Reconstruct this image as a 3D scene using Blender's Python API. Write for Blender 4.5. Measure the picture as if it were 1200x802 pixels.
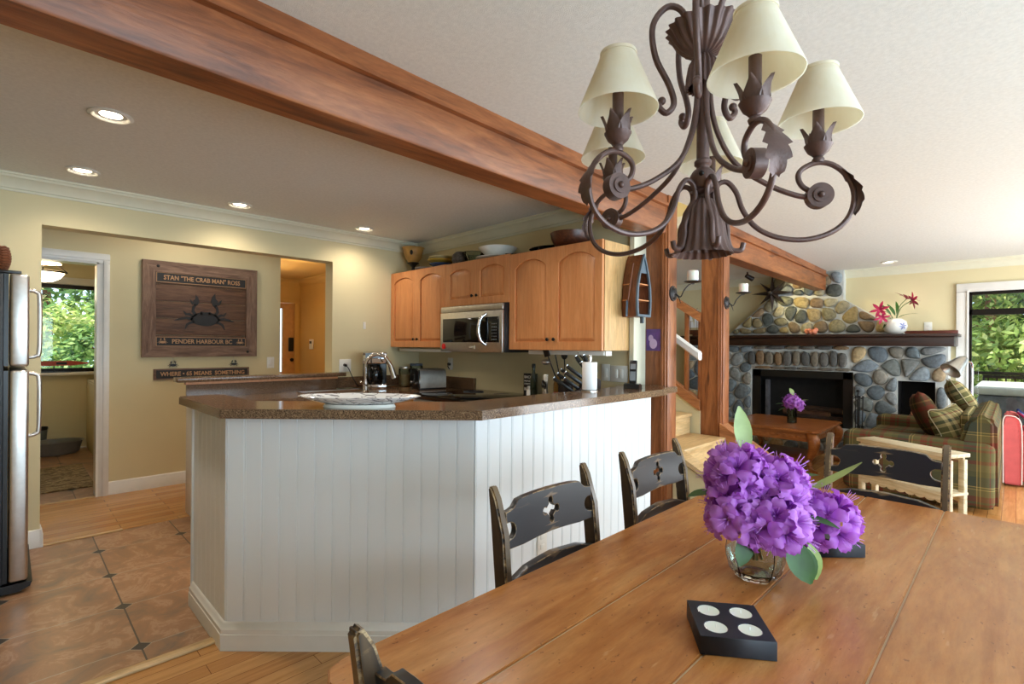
import bpy, bmesh, math, random
from math import sin, cos, pi, radians, sqrt
from mathutils import Vector, Matrix
random.seed(7)
scene = bpy.context.scene
for o in list(bpy.data.objects): bpy.data.objects.remove(o)
COL = scene.collection
V = Vector

# ------------------------------------------------------------ camera, sky, daylight, exposure
cam_d = bpy.data.cameras.new('camera'); cam = bpy.data.objects.new('camera', cam_d); COL.objects.link(cam)
cam_d.sensor_width = 36; cam_d.lens = 592/1200*36; cam_d.shift_y = 5/1200; cam_d.clip_start = .05
cam.matrix_world = Matrix.Translation((0, 0, 1.35)) @ Matrix.Rotation(radians(-45), 4, 'Z') @ Matrix.Rotation(radians(90), 4, 'X') @ Matrix.Rotation(radians(.4), 4, 'Z')
scene.camera = cam
w = bpy.data.worlds.new('world'); scene.world = w; w.use_nodes = True
wb = w.node_tree.nodes['Background']; wb.inputs[0].default_value = (.66, .80, 1.0, 1); wb.inputs[1].default_value = 2.6

def area(name, loc, rot, sx, sy, power, col):
    d = bpy.data.lights.new(name, 'AREA'); d.shape = 'RECTANGLE'; d.size = sx; d.size_y = sy
    d.energy = power; d.color = col
    o = bpy.data.objects.new(name, d); COL.objects.link(o); o.location = loc; o.rotation_euler = [radians(a) for a in rot]
    return o
DAY = (.68, .87, 1.0)
area('daylight_dining_window', (1.6, -2.3, 1.25), (113, 0, 0), 3.6, 1.8, 152, DAY)
area('daylight_living_window', (6.0, -2.3, 1.2), (106, 0, 0), 3.0, 2.0, 205, (.90, .96, 1.0))
area('daylight_stairwell', (3.87, 2.9, 4.4), (0, 0, 0), .7, 1.6, 38, (1, .97, .88))
sd = bpy.data.lights.new('sun', 'SUN'); sd.energy = 11; sd.angle = radians(1.5); sd.color = (1, .95, .85)
sun = bpy.data.objects.new('sun', sd); COL.objects.link(sun); sun.rotation_euler = V((.25, .8, -.9)).to_track_quat('-Z', 'Y').to_euler()
scene.view_settings.view_transform = 'Standard'; scene.view_settings.look = 'None'
scene.view_settings.exposure = .02; scene.view_settings.gamma = 1; scene.view_settings.use_curve_mapping = False

# ------------------------------------------------------------ materials
def lin(c):
    r = []
    for v in c[:3]:
        v = v/255; r.append(v/12.92 if v <= .04045 else ((v+.055)/1.055)**2.4)
    return (*r, 1)
MATS = {}
class NT:
    def __init__(s, name):
        s.m = bpy.data.materials.new(name); s.m.use_nodes = True; s.t = s.m.node_tree; s.p = s.t.nodes['Principled BSDF']; s.n = s.t.nodes
    def add(s, typ, **kw):
        n = s.n.new(typ)
        for k, v in kw.items(): setattr(n, k, v)
        return n
    def link(s, a, b): s.t.links.new(a, b)
    def coord(s, scale=(1, 1, 1), kind='Object', rot=(0, 0, 0), loc=(0, 0, 0)):
        tc = s.add('ShaderNodeTexCoord'); mp = s.add('ShaderNodeMapping'); mp.inputs['Scale'].default_value = scale
        mp.inputs['Rotation'].default_value = rot; mp.inputs['Location'].default_value = loc
        s.link(tc.outputs[kind], mp.inputs[0]); return mp.outputs[0]
    def noise(s, vec, scale, detail=4, rough=.5, dist=0):
        n = s.add('ShaderNodeTexNoise'); n.inputs['Scale'].default_value = scale; n.inputs['Detail'].default_value = detail
        n.inputs['Roughness'].default_value = rough; n.inputs['Distortion'].default_value = dist; s.link(vec, n.inputs['Vector']); return n.outputs['Fac']
    def ramp(s, fac, stops, interp='LINEAR'):
        r = s.add('ShaderNodeValToRGB'); r.color_ramp.interpolation = interp; e = r.color_ramp.elements
        while len(e) < len(stops): e.new(.5)
        for i, (p, c) in enumerate(stops): e[i].position = p; e[i].color = c if len(c) == 4 else lin(c)
        s.link(fac, r.inputs[0]); return r.outputs[0]
    def mix(s, a, b, fac=.5, mode='MIX'):
        x = s.add('ShaderNodeMix', data_type='RGBA', blend_type=mode)
        if isinstance(fac, (int, float)): x.inputs[0].default_value = fac
        else: s.link(fac, x.inputs[0])
        for i, v in ((6, a), (7, b)):
            if isinstance(v, tuple): x.inputs[i].default_value = v if len(v) == 4 else lin(v)
            else: s.link(v, x.inputs[i])
        return x.outputs[2]
    def math(s, op, a, b=None, c=None):
        x = s.add('ShaderNodeMath', operation=op)
        for i, v in enumerate((a, b, c)):
            if v is None: continue
            if isinstance(v, (int, float)): x.inputs[i].default_value = v
            else: s.link(v, x.inputs[i])
        return x.outputs[0]
    def bump(s, h, strength=.3, dist=.01):
        b = s.add('ShaderNodeBump'); b.inputs['Strength'].default_value = strength; b.inputs['Distance'].default_value = dist
        s.link(h, b.inputs['Height']); s.link(b.outputs[0], s.p.inputs['Normal'])
    def base(s, c):
        if isinstance(c, tuple): s.p.inputs['Base Color'].default_value = c if len(c) == 4 else lin(c)
        else: s.link(c, s.p.inputs['Base Color'])
    def rm(s, r, m=0, spec=.5):
        s.p.inputs['Roughness'].default_value = r; s.p.inputs['Metallic'].default_value = m; s.p.inputs['Specular IOR Level'].default_value = spec
def plain(name, col, rough=.5, metal=0, var=.08, scale=14, bump=0, spec=.5, coat=0):
    t = NT(name); vec = t.coord()
    f = t.noise(vec, scale, 3)
    c = lin(col); d = tuple(x*(1-var) for x in c[:3])+(1,); l = tuple(min(1, x*(1+var)) for x in c[:3])+(1,)
    t.base(t.ramp(f, [(.3, d), (.7, l)])); t.rm(rough, metal, spec)
    if bump: t.bump(t.noise(vec, scale*6, 3), bump, .004)
    if coat: t.p.inputs['Coat Weight'].default_value = coat; t.p.inputs['Coat Roughness'].default_value = .08
    MATS[name] = t.m; return t.m
def wood(name, dark, mid, light, axis='X', scale=1, rough=.4, bump=.15, knots=False, coat=0, stretch=9, grain=.55):
    t = NT(name); s = [stretch*scale]*3; s['XYZ'.index(axis)] = scale
    vec = t.coord(tuple(s)); f = t.noise(vec, 1.6, 6, .6, 1.2); g = t.noise(vec, 9, 5, .65, .3)
    a = t.ramp(f, [(.28, dark), (.5, mid), (.74, light)]); b = t.ramp(g, [(.35, (190, 190, 190)), (.65, (255, 255, 255))])
    c = t.mix(a, b, grain, 'MULTIPLY')
    if knots:
        k = t.noise(t.coord(tuple(x*.5 for x in s), loc=(3, 1, 2)), 3.2, 2, .5)
        kk = t.ramp(k, [(.70, (255, 255, 255)), (.76, (120, 80, 60))]); c = t.mix(c, kk, .8, 'MULTIPLY')
    t.base(c); t.rm(rough)
    if bump: t.bump(g, bump, .004)
    if coat: t.p.inputs['Coat Weight'].default_value = coat; t.p.inputs['Coat Roughness'].default_value = .12
    MATS[name] = t.m; return t.m
def glow(name, col, strength, base=None):
    t = NT(name); t.base(base or col); t.p.inputs['Emission Color'].default_value = lin(col); t.p.inputs['Emission Strength'].default_value = strength; t.rm(.4)
    return t.m
def clear(name, tint=(250, 253, 252), refl=.9):
    m = bpy.data.materials.new(name); m.use_nodes = True; t = m.node_tree; t.nodes.clear()
    o = t.nodes.new('ShaderNodeOutputMaterial'); mx = t.nodes.new('ShaderNodeMixShader'); tr = t.nodes.new('ShaderNodeBsdfTransparent'); gl = t.nodes.new('ShaderNodeBsdfGlossy')
    fr = t.nodes.new('ShaderNodeFresnel'); fr.inputs[0].default_value = 1.45; tr.inputs[0].default_value = lin(tint); gl.inputs['Roughness'].default_value = .02
    mu = t.nodes.new('ShaderNodeMath'); mu.operation = 'MULTIPLY'; mu.inputs[1].default_value = refl
    t.links.new(fr.outputs[0], mu.inputs[0]); t.links.new(mu.outputs[0], mx.inputs[0]); t.links.new(tr.outputs[0], mx.inputs[1]); t.links.new(gl.outputs[0], mx.inputs[2]); t.links.new(mx.outputs[0], o.inputs[0])
    return m
def vcol(name, rough=.75, bump=.5, scale=30, spec=.3):
    t = NT(name); a = t.add('ShaderNodeAttribute'); a.attribute_name = 'Col'; vec = t.coord()
    f = t.noise(vec, scale, 5, .6); c = t.mix(a.outputs[0], t.ramp(f, [(.3, (175, 175, 175)), (.7, (255, 255, 255))]), .8, 'MULTIPLY')
    t.base(c); t.rm(rough, 0, spec)
    if bump: t.bump(f, bump, .01)
    return t.m

m_wall = plain('cream_wall_paint', (218, 205, 164), .75, var=.03, scale=2, bump=.06)
m_hallwall = plain('golden_wall_paint_and_glow', (208, 172, 100), .75, var=.03, scale=2)
m_ceil = plain('stippled_ceiling', (228, 227, 220), .9, var=.05, scale=60, bump=.55)
m_trim = plain('white_trim_paint', (232, 230, 224), .35, var=.02)
m_crown = plain('crown_paint', (222, 219, 196), .45, var=.02)
m_white = plain('white_panel_paint', (232, 236, 238), .38, var=.015, scale=3)
m_fir = wood('red_fir', (98, 52, 26), (148, 86, 46), (178, 112, 66), 'X', 1.1, .42, .25, True, stretch=7)
m_firz = wood('red_fir_upright', (104, 56, 28), (150, 88, 48), (180, 114, 68), 'Z', 1.1, .42, .2, True, stretch=7)
m_firy = wood('red_fir_cross', (140, 82, 48), (180, 116, 72), (206, 142, 94), 'Y', 1.1, .42, .2, stretch=7)
m_cab = wood('maple_door', (204, 130, 76), (218, 146, 90), (226, 158, 104), 'Z', 1.4, .36, .02, stretch=10, grain=.25)
m_cabside = wood('maple_side', (206, 156, 98), (220, 176, 116), (230, 190, 134), 'Z', 1.0, .4, .05, stretch=6)
m_maple = wood('maple_stair', (196, 156, 104), (216, 180, 128), (228, 196, 148), 'X', 1.2, .35, .08, stretch=8)
m_tablew = wood('honey_pine_table', (140, 82, 42), (178, 114, 62), (200, 138, 84), 'X', .9, .3, .25, True, coat=.15, stretch=6)
m_coffee = wood('carved_honey_oak', (134, 74, 34), (172, 102, 52), (198, 128, 70), 'Y', 1.2, .28, .1, coat=.2)
m_barn = wood('weathered_barnwood', (96, 72, 58), (134, 104, 86), (164, 134, 112), 'X', 2, .7, .4)
m_barnz = wood('weathered_barnwood_upright', (96, 72, 58), (134, 104, 86), (164, 134, 112), 'Z', 2, .7, .4)
m_barnd = wood('dark_barn_planks', (70, 46, 32), (108, 74, 52), (136, 98, 70), 'X', 2, .6, .3)
m_mantel = wood('dark_mahogany', (26, 13, 9), (46, 23, 15), (66, 34, 22), 'Y', 1.3, .35, .15, coat=.2)
m_bowl = wood('dark_bowl_wood', (60, 28, 16), (92, 46, 26), (120, 66, 38), 'X', 3, .35, .05)
m_boat = wood('boat_wood', (88, 46, 24), (120, 66, 36), (146, 88, 52), 'Z', 3, .45, .1)
m_cream = wood('distressed_cream_paint', (178, 156, 118), (208, 190, 154), (224, 210, 180), 'X', 2.2, .6, .1, grain=.3)
m_steel = plain('brushed_steel', (206, 203, 198), .34, 1, .06, 40)
m_chrome = plain('polished_chrome', (220, 220, 222), .08, 1, .01)
m_black = plain('black_plastic', (18, 18, 20), .3, 0, .05)
m_blackglass = plain('black_glass', (8, 9, 11), .06, 0, .02)
m_iron = plain('dark_iron', (44, 40, 40), .45, .4, .12)
m_rust = plain('brown_iron', (100, 78, 73), .42, .35, .2, 30, .15)
m_mortar = plain('pale_mortar', (196, 198, 194), .9, var=.12, scale=8, bump=.4)
m_stone = vcol('river_stone'); m_soot = plain('sooty_firebrick', (22, 20, 20), .8, var=.3)
m_ash = plain('ash_grey_brick', (96, 94, 98), .8, var=.3)
m_ceramic = plain('white_ceramic', (236, 234, 226), .15, var=.01)
m_paper = plain('white_paper', (240, 240, 240), .8, var=.01)
m_plate = plain('switch_plastic', (232, 230, 222), .35, var=.01)
m_candle = plain('white_wax', (242, 238, 226), .5, var=.01); m_candle.node_tree.nodes['Principled BSDF'].inputs['Subsurface Weight'].default_value = .3
m_green = plain('leaf_green', (46, 86, 24), .5, var=.3, scale=18); m_lime = plain('pale_leaf', (150, 170, 96), .4, var=.2, scale=18)
m_stem = plain('stem_green', (96, 108, 56), .5, var=.2)
m_pink = plain('magenta_petal', (190, 40, 88), .5, var=.25)
m_coralred = plain('salmon_coral', (226, 140, 110), .7, var=.2, bump=.4)
m_red = plain('coral_red_upholstery', (212, 96, 96), .8, var=.06, bump=.2)
m_pipe = plain('white_piping', (226, 206, 196), .7); m_tanpipe = plain('tan_piping', (156, 144, 112), .8)
m_glass = clear('window_glass', (246, 250, 249)); m_jar = clear('clear_glass', (222, 232, 230), 1.0)
m_vase = NT('vase_glass'); m_vase.base((255, 255, 255)); m_vase.rm(.0); m_vase.p.inputs['Transmission Weight'].default_value = 1; m_vase.p.inputs['IOR'].default_value = 1.45; m_vase = m_vase.m
m_water = clear('vase_water', (214, 226, 218), .6)
m_lamp = glow('lit_lamp_glass', (255, 232, 190), 9)
m_lens = glow('lit_bulb', (255, 236, 204), 22)
m_bronze = plain('dark_bronze', (30, 24, 20), .35, .6)
m_grass = plain('grass_green', (90, 120, 60), .9, var=.3, scale=3)

# granite-look laminate
t = NT('speckled_laminate'); vec = t.coord(); v1 = t.noise(vec, 280, 2, .6); v2 = t.noise(vec, 90, 2)
t.base(t.mix(t.ramp(v1, [(.36, (58, 42, 31)), (.5, (110, 82, 60)), (.64, (168, 138, 108))]), t.ramp(v2, [(.4, (205, 200, 195)), (.6, (255, 255, 255))]), .6, 'MULTIPLY'))
t.rm(.13); m_lam = t.m
# planked hardwood floor
t = NT('hardwood_planks'); vec = t.coord()
br = t.add('ShaderNodeTexBrick'); t.link(vec, br.inputs[0]); br.offset = .37; br.inputs['Scale'].default_value = 1; br.inputs['Brick Width'].default_value = .95; br.inputs['Row Height'].default_value = .083; br.inputs['Mortar Size'].default_value = .0012
br.inputs['Color1'].default_value = lin((192, 132, 72)); br.inputs['Color2'].default_value = lin((222, 168, 104)); br.inputs['Mortar'].default_value = lin((110, 66, 34)); br.inputs['Bias'].default_value = 0
g = t.noise(t.coord((1.2, 14, 14)), 3, 5, .6, .6); t.base(t.mix(br.outputs[0], t.ramp(g, [(.3, (205, 195, 185)), (.7, (255, 255, 255))]), .7, 'MULTIPLY')); t.rm(.22); m_floor = t.m
# slate tile with dark corner diamonds
t = NT('clipped_corner_tile'); tc = t.add('ShaderNodeTexCoord'); sx = t.add('ShaderNodeSeparateXYZ'); t.link(tc.outputs['Object'], sx.inputs[0])
def cell(o, off, pitch):
    a = t.math('DIVIDE', t.math('SUBTRACT', o, off), pitch); return t.math('MULTIPLY', t.math('ABSOLUTE', t.math('SUBTRACT', a, t.math('ROUND', a))), pitch), t.math('FLOOR', a)
dx, ix = cell(sx.outputs[0], .43, .452); dy, iy = cell(sx.outputs[1], 2.76, .482)
line = t.math('LESS_THAN', t.math('MINIMUM', dx, dy), .0035)
dia = t.math('LESS_THAN', t.math('ADD', dx, dy), .038); diag = t.math('LESS_THAN', t.math('ADD', dx, dy), .044)
cmb = t.add('ShaderNodeCombineXYZ'); t.link(ix, cmb.inputs[0]); t.link(iy, cmb.inputs[1])
wn = t.add('ShaderNodeTexWhiteNoise'); t.link(cmb.outputs[0], wn.inputs[0])
vv = t.add('ShaderNodeVectorMath', operation='ADD'); sc = t.add('ShaderNodeVectorMath', operation='SCALE'); sc.inputs['Scale'].default_value = 9; t.link(wn.outputs['Color'], sc.inputs[0]); t.link(tc.outputs['Object'], vv.inputs[0]); t.link(sc.outputs[0], vv.inputs[1])
f1 = t.noise(vv.outputs[0], 4.6, 9, .66, .9)
body = t.ramp(f1, [(.30, (120, 104, 90)), (.42, (146, 114, 88)), (.52, (164, 122, 88)), (.565, (180, 146, 116)), (.61, (158, 116, 84)), (.78, (182, 152, 124))])
c1 = t.mix(t.mix(body, (170, 156, 136), t.math('MAXIMUM', t.math('LESS_THAN', dy, .0032), diag)), (78, 66, 56), t.math('LESS_THAN', dx, .0035)); c2 = t.mix(c1, (56, 48, 42), dia); t.base(c2); t.rm(.32)
t.bump(t.math('MULTIPLY', t.math('MAXIMUM', line, t.math('SUBTRACT', diag, dia)), -1), .3, .004); m_tile = t.m
# black chair paint worn through to brown
t = NT('worn_black_paint'); f = t.noise(t.coord((2, 4, 16)), 3, 8, .78); gm = t.add('ShaderNodeNewGeometry')
edge = t.ramp(gm.outputs['Pointiness'], [(.53, (0, 0, 0)), (.60, (255, 255, 255))]); fm = t.ramp(f, [(.60, (0, 0, 0)), (.72, (160, 160, 160))])
t.base(t.mix((30, 32, 37), (150, 122, 88), t.mix(fm, edge, .5, 'ADD'))); t.rm(.3); m_chair = t.m
t = NT('worn_paint_edge'); f = t.noise(t.coord((6, 6, 10)), 5, 6, .7)
t.base(t.ramp(f, [(.40, (34, 34, 38)), (.50, (120, 96, 68)), (.62, (176, 150, 112))])); t.rm(.5); m_edge = t.m
# chandelier linen shade
t = NT('cream_linen_shade'); f = t.noise(t.coord((1, 1, .3)), 60, 3); t.base(t.ramp(f, [(.3, (240, 233, 212)), (.7, (248, 243, 228))])); t.rm(.8)
t.p.inputs['Subsurface Weight'].default_value = 0
tr = t.add('ShaderNodeBsdfTranslucent'); tr.inputs[0].default_value = lin((248, 240, 218)); mx = t.add('ShaderNodeMixShader'); mx.inputs[0].default_value = .45
t.link(t.p.outputs[0], mx.inputs[1]); t.link(tr.outputs[0], mx.inputs[2]); t.link(mx.outputs[0], t.n['Material Output'].inputs[0]); m_shade = t.m
# purple petals
t = NT('purple_petal'); f = t.noise(t.coord(), 40, 3); oi = t.add('ShaderNodeObjectInfo')
sp = t.add('ShaderNodeSeparateXYZ'); t.link(t.coord(), sp.inputs[0]); thr = t.ramp(t.math('MULTIPLY', sp.outputs[2], 28), [(.12, (110, 30, 130)), (.55, (186, 92, 212)), (1, (232, 168, 244))])
c = t.mix(thr, t.ramp(oi.outputs['Random'], [(0, (160, 60, 190)), (1, (226, 156, 238))]), .4); t.base(c); t.rm(.55)
tr = t.add('ShaderNodeBsdfTranslucent'); tr.inputs[0].default_value = lin((206, 116, 228)); mx = t.add('ShaderNodeMixShader'); mx.inputs[0].default_value = .35
t.link(t.p.outputs[0], mx.inputs[1]); t.link(tr.outputs[0], mx.inputs[2]); t.link(mx.outputs[0], t.n['Material Output'].inputs[0]); m_petal = t.m
# garden foliage
def foliage(name, a, b, c):
    t = NT(name); gi = t.add('ShaderNodeAttribute'); gi.attribute_name = 'Col'
    t.base(t.ramp(gi.outputs['Fac'], [(0, a), (.5, b), (1, c)])); t.rm(.45)
    tr = t.add('ShaderNodeBsdfTranslucent'); t.link(t.p.inputs['Base Color'].links[0].from_socket, tr.inputs[0]); mx = t.add('ShaderNodeMixShader'); mx.inputs[0].default_value = .4
    t.link(t.p.outputs[0], mx.inputs[1]); t.link(tr.outputs[0], mx.inputs[2]); t.link(mx.outputs[0], t.n['Material Output'].inputs[0]); return t.m
m_fol1 = foliage('yellow_green_foliage', (92, 124, 56), (160, 180, 92), (222, 220, 140)); m_fol2 = foliage('dark_green_foliage', (44, 78, 36), (90, 130, 62), (160, 186, 110))
# plaids (box UVs in metres)
def plaid(name, bg, stops, pitch, bumpy=True):
    t = NT(name); tc = t.add('ShaderNodeTexCoord'); sx = t.add('ShaderNodeSeparateXYZ'); t.link(tc.outputs['UV'], sx.inputs[0]); out = []
    for ax in (0, 1):
        fr = t.math('FRACT', t.math('DIVIDE', sx.outputs[ax], pitch)); out.append(t.ramp(fr, stops, 'CONSTANT'))
    c = t.mix(out[0], out[1], .5); f = t.noise(tc.outputs['UV'], 400, 2); t.base(t.mix(c, t.ramp(f, [(.3, (190, 190, 190)), (.7, (255, 255, 255))]), .6, 'MULTIPLY')); t.rm(.9, 0, .2); t.bump(f, .2, .003); return t.m
G1, R1, Y1, B1, G2 = (90, 86, 52), (118, 56, 42), (172, 150, 92), (64, 70, 58), (108, 98, 60)
m_plaid = plaid('olive_plaid', G1, [(0, G1), (.16, R1), (.2, G1), (.24, R1), (.34, G2), (.46, Y1), (.475, G1), (.505, Y1), (.52, B1), (.7, G1), (.8, G2), (.93, R1)], .44)
m_plaid2 = plaid('striped_tan_plaid', G1, [(0, (164, 148, 104)), (.18, R1), (.24, (120, 116, 70)), (.45, (214, 196, 140)), (.5, G1), (.72, (176, 158, 110)), (.86, B1)], .2)
m_plaid3 = plaid('dark_brown_plaid', G1, [(0, (84, 66, 40)), (.3, (110, 52, 36)), (.45, (70, 64, 38)), (.6, (122, 100, 56)), (.66, (66, 56, 36)), (.85, (100, 48, 34))], .26)
m_throw = plaid('red_blue_throw', G1, [(0, (40, 60, 130)), (.3, (190, 40, 50)), (.5, (220, 220, 220)), (.6, (30, 44, 100))], .15)
m_bedding = plain('pale_grey_cover', (176, 170, 160), .8, var=.04, bump=.1)

# ------------------------------------------------------------ mesh helpers
def tag(o, label=None, cat=None, group=None, kind=None):
    if label: o['label'] = label
    if cat: o['category'] = cat
    if group: o['group'] = group
    if kind: o['kind'] = kind
    return o
def thing(name, label, cat, loc=(0, 0, 0), rz=0, group=None):
    o = bpy.data.objects.new(name, None); COL.objects.link(o); o.empty_display_size = .1; o.location = loc; o.rotation_euler = (0, 0, rz)
    return tag(o, label, cat, group)
def copy_tree(o, parent=None):
    c = o.copy(); COL.objects.link(c); c.parent = parent
    for ch in [x for x in bpy.data.objects if x.parent == o]: copy_tree(ch, c)
    return c
class MB:
    def __init__(s): s.b = bmesh.new()
    def box(s, lo, hi, bev=0, seg=2, M=None):
        lo, hi = V(lo), V(hi); c = (lo+hi)/2; d = hi-lo
        r = bmesh.ops.create_cube(s.b, size=1, matrix=Matrix.Translation(c) @ Matrix.Diagonal((max(abs(d.x), 1e-4), max(abs(d.y), 1e-4), max(abs(d.z), 1e-4), 1)))
        vs = r['verts']
        if bev:
            es = list({e for v in vs for e in v.link_edges}); q = bmesh.ops.bevel(s.b, geom=es, offset=min(bev, min(abs(x) for x in d)*.49), segments=seg, profile=.5, affect='EDGES')
            vs = list({v for f in q['faces'] for v in f.verts} | {v for v in vs if v.is_valid})
        if M is not None: bmesh.ops.transform(s.b, matrix=M, verts=vs)
        return s
    def obox(s, c, size, rot=(0, 0, 0), bev=0):
        from mathutils import Euler
        M = Matrix.Translation(c) @ Euler(rot).to_matrix().to_4x4(); h = V(size)/2
        return s.box(-h, h, bev, M=M)
    def cyl(s, a, b, r1, r2=None, n=20, cap=True):
        a, b = V(a), V(b); r2 = r1 if r2 is None else r2; d = b-a; q = d.to_track_quat('Z', 'Y').to_matrix().to_4x4()
        bmesh.ops.create_cone(s.b, cap_ends=cap, segments=n, radius1=r1, radius2=r2, depth=d.length, matrix=Matrix.Translation((a+b)/2) @ q); return s
    def sph(s, c, r, sc=(1, 1, 1), n=16, M=None):
        mm = Matrix.Translation(c) @ (M or Matrix()) @ Matrix.Diagonal((*sc, 1)); bmesh.ops.create_uvsphere(s.b, u_segments=n, v_segments=max(6, n*2//3), radius=r, matrix=mm); return s
    def lathe(s, prof, c=(0, 0, 0), n=28, flute=0, k=0, M=None, fl=None, sc=(1, 1)):
        rings = []
        for i, (r, z) in enumerate(prof):
            row = []; a = (flute if fl is None else fl[i])
            for j in range(n):
                t = 2*pi*j/n; rr = r*(1+a*cos(k*t)); p = V((rr*cos(t)*sc[0], rr*sin(t)*sc[1], z))
                if M is not None: p = M @ p
                row.append(s.b.verts.new(p+V(c)))
            rings.append(row)
        for i in range(len(rings)-1):
            for j in range(n): s.b.faces.new((rings[i][j], rings[i][(j+1) % n], rings[i+1][(j+1) % n], rings[i+1][j]))
        if prof[0][0] > 1e-5 and prof[0][0] < 0: pass
        return s
    def capl(s, r, z, c=(0, 0, 0), n=28, sc=(1, 1)):
        s.b.faces.new([s.b.verts.new(V(c)+V((r*cos(2*pi*j/n)*sc[0], r*sin(2*pi*j/n)*sc[1], z))) for j in range(n)]); return s
    def tube(s, pts, r, n=10, sub=6, closed=False, cap=True):
        pts = [V(p) for p in pts]
        if sub > 1 and len(pts) > 2:
            q = []; N = len(pts); rs = []
            for i in range(N-1 if not closed else N):
                p0 = pts[i-1] if (i > 0 or closed) else pts[i]*2-pts[i+1]; p1 = pts[i]; p2 = pts[(i+1) % N]; p3 = pts[(i+2) % N] if (i+2 < N or closed) else p2*2-p1
                for k in range(sub):
                    t = k/sub; q.append(.5*((2*p1)+(-p0+p2)*t+(2*p0-5*p1+4*p2-p3)*t*t+(-p0+3*p1-3*p2+p3)*t**3))
                    if not isinstance(r, (int, float)): rs.append(r[i]*(1-t)+r[(i+1) % N]*t)
            if not closed:
                q.append(pts[-1])
                if rs: rs.append(r[-1])
            pts = q
            if rs: r = rs
        N = len(pts); R = [r]*N if isinstance(r, (int, float)) else r
        tang = [(pts[min(i+1, N-1)]-pts[max(i-1, 0)]).normalized() for i in range(N)]
        up = V((0, 0, 1)) if abs(tang[0].z) < .9 else V((1, 0, 0)); nrm = (up-tang[0]*up.dot(tang[0])).normalized(); rings = []
        for i in range(N):
            nrm = (nrm-tang[i]*nrm.dot(tang[i])).normalized(); bn = tang[i].cross(nrm)
            rings.append([s.b.verts.new(pts[i]+(nrm*cos(2*pi*j/n)+bn*sin(2*pi*j/n))*R[i]) for j in range(n)])
        for i in range(N-1 if not closed else N):
            for j in range(n): s.b.faces.new((rings[i][j], rings[i][(j+1) % n], rings[(i+1) % N][(j+1) % n], rings[(i+1) % N][j]))
        if cap and not closed: s.b.faces.new(rings[0][::-1]); s.b.faces.new(rings[-1])
        return s
    def prism(s, poly, fn, d0, d1):
        """poly: 2-D points; fn(u,v,d)->Vector"""
        a = [s.b.verts.new(fn(u, v, d0)) for u, v in poly]; b = [s.b.verts.new(fn(u, v, d1)) for u, v in poly]; n = len(poly)
        s.b.faces.new(a[::-1]); s.b.faces.new(b)
        for i in range(n): s.b.faces.new((a[i], a[(i+1) % n], b[(i+1) % n], b[i]))
        return s
    def sweep(s, prof, p0, p1, out, up=V((0, 0, 1))):
        """profile (o,u) swept straight from p0 to p1; o along out, u along up"""
        p0, p1, out = V(p0), V(p1), V(out); r = []
        for p in (p0, p1): r.append([s.b.verts.new(p+out*o+up*u) for o, u in prof])
        n = len(prof)
        for i in range(n): s.b.faces.new((r[0][i], r[0][(i+1) % n], r[1][(i+1) % n], r[1][i]))
        s.b.faces.new(r[0][::-1]); s.b.faces.new(r[1]); return s
    def quad(s, *p): s.b.faces.new([s.b.verts.new(V(x)) for x in p]); return s
    def add(s, me, M=None):
        b2 = bmesh.new(); b2.from_mesh(me)
        if M is not None: bmesh.ops.transform(b2, matrix=M, verts=b2.verts)
        tmp = bpy.data.meshes.new('tmp'); b2.to_mesh(tmp); b2.free(); s.b.from_mesh(tmp); bpy.data.meshes.remove(tmp); return s
    def obj(s, name, mat, parent=None, smooth=True, label=None, uv=False, angle=40, edge=None):
        bmesh.ops.recalc_face_normals(s.b, faces=s.b.faces)
        if uv:
            L = s.b.loops.layers.uv.verify()
            for f in s.b.faces:
                n = f.normal; a = max(range(3), key=lambda i: abs(n[i]))
                for l in f.loops:
                    c = l.vert.co; l[L].uv = ((c.y, c.z), (c.x, c.z), (c.x, c.y))[a]
        if smooth:
            for f in s.b.faces: f.smooth = True
            for e in s.b.edges:
                if len(e.link_faces) == 2 and e.calc_face_angle(0) > radians(angle): e.smooth = False
        me = bpy.data.meshes.new(name); s.b.to_mesh(me); s.b.free(); me.materials.append(mat)
        if edge: me.materials.append(edge)
        o = bpy.data.objects.new(name, me); COL.objects.link(o); o.parent = parent
        if label: o['label'] = label
        return o
    def struct(s, name, mat, parent=None, **k):
        o = s.obj(name, mat, parent, **k)
        if parent is None: o['kind'] = 'structure'
        return o
def box(lo, hi, bev=0, seg=2): return MB().box(lo, hi, bev, seg)
def curve_mesh(loops, depth=0, bevel=0):
    cu = bpy.data.curves.new('c', 'CURVE'); cu.dimensions = '2D'; cu.fill_mode = 'BOTH'; cu.extrude = depth/2; cu.bevel_depth = bevel
    for lp in loops:
        sp = cu.splines.new('POLY'); sp.points.add(len(lp)-1); sp.use_cyclic_u = True
        for i, (x, y) in enumerate(lp): sp.points[i].co = (x, y, 0, 1)
    o = bpy.data.objects.new('c', cu); COL.objects.link(o); dg = bpy.context.evaluated_depsgraph_get(); me = bpy.data.meshes.new_from_object(o.evaluated_get(dg)); bpy.data.objects.remove(o); return me
def text_mesh(txt, size, depth=.002, width=None):
    cu = bpy.data.curves.new('t', 'FONT'); cu.body = txt; cu.size = size; cu.extrude = depth/2; cu.align_x = 'CENTER'; cu.align_y = 'CENTER'; cu.resolution_u = 3; cu.offset = size*.018
    o = bpy.data.objects.new('t', cu); COL.objects.link(o); dg = bpy.context.evaluated_depsgraph_get(); me = bpy.data.meshes.new_from_object(o.evaluated_get(dg)); bpy.data.objects.remove(o)
    if width and len(me.vertices):
        xs = [v.co.x for v in me.vertices]; f = width/(max(xs)-min(xs)); c = (max(xs)+min(xs))/2
        for v in me.vertices: v.co.x = (v.co.x-c)*f
    return me
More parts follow.
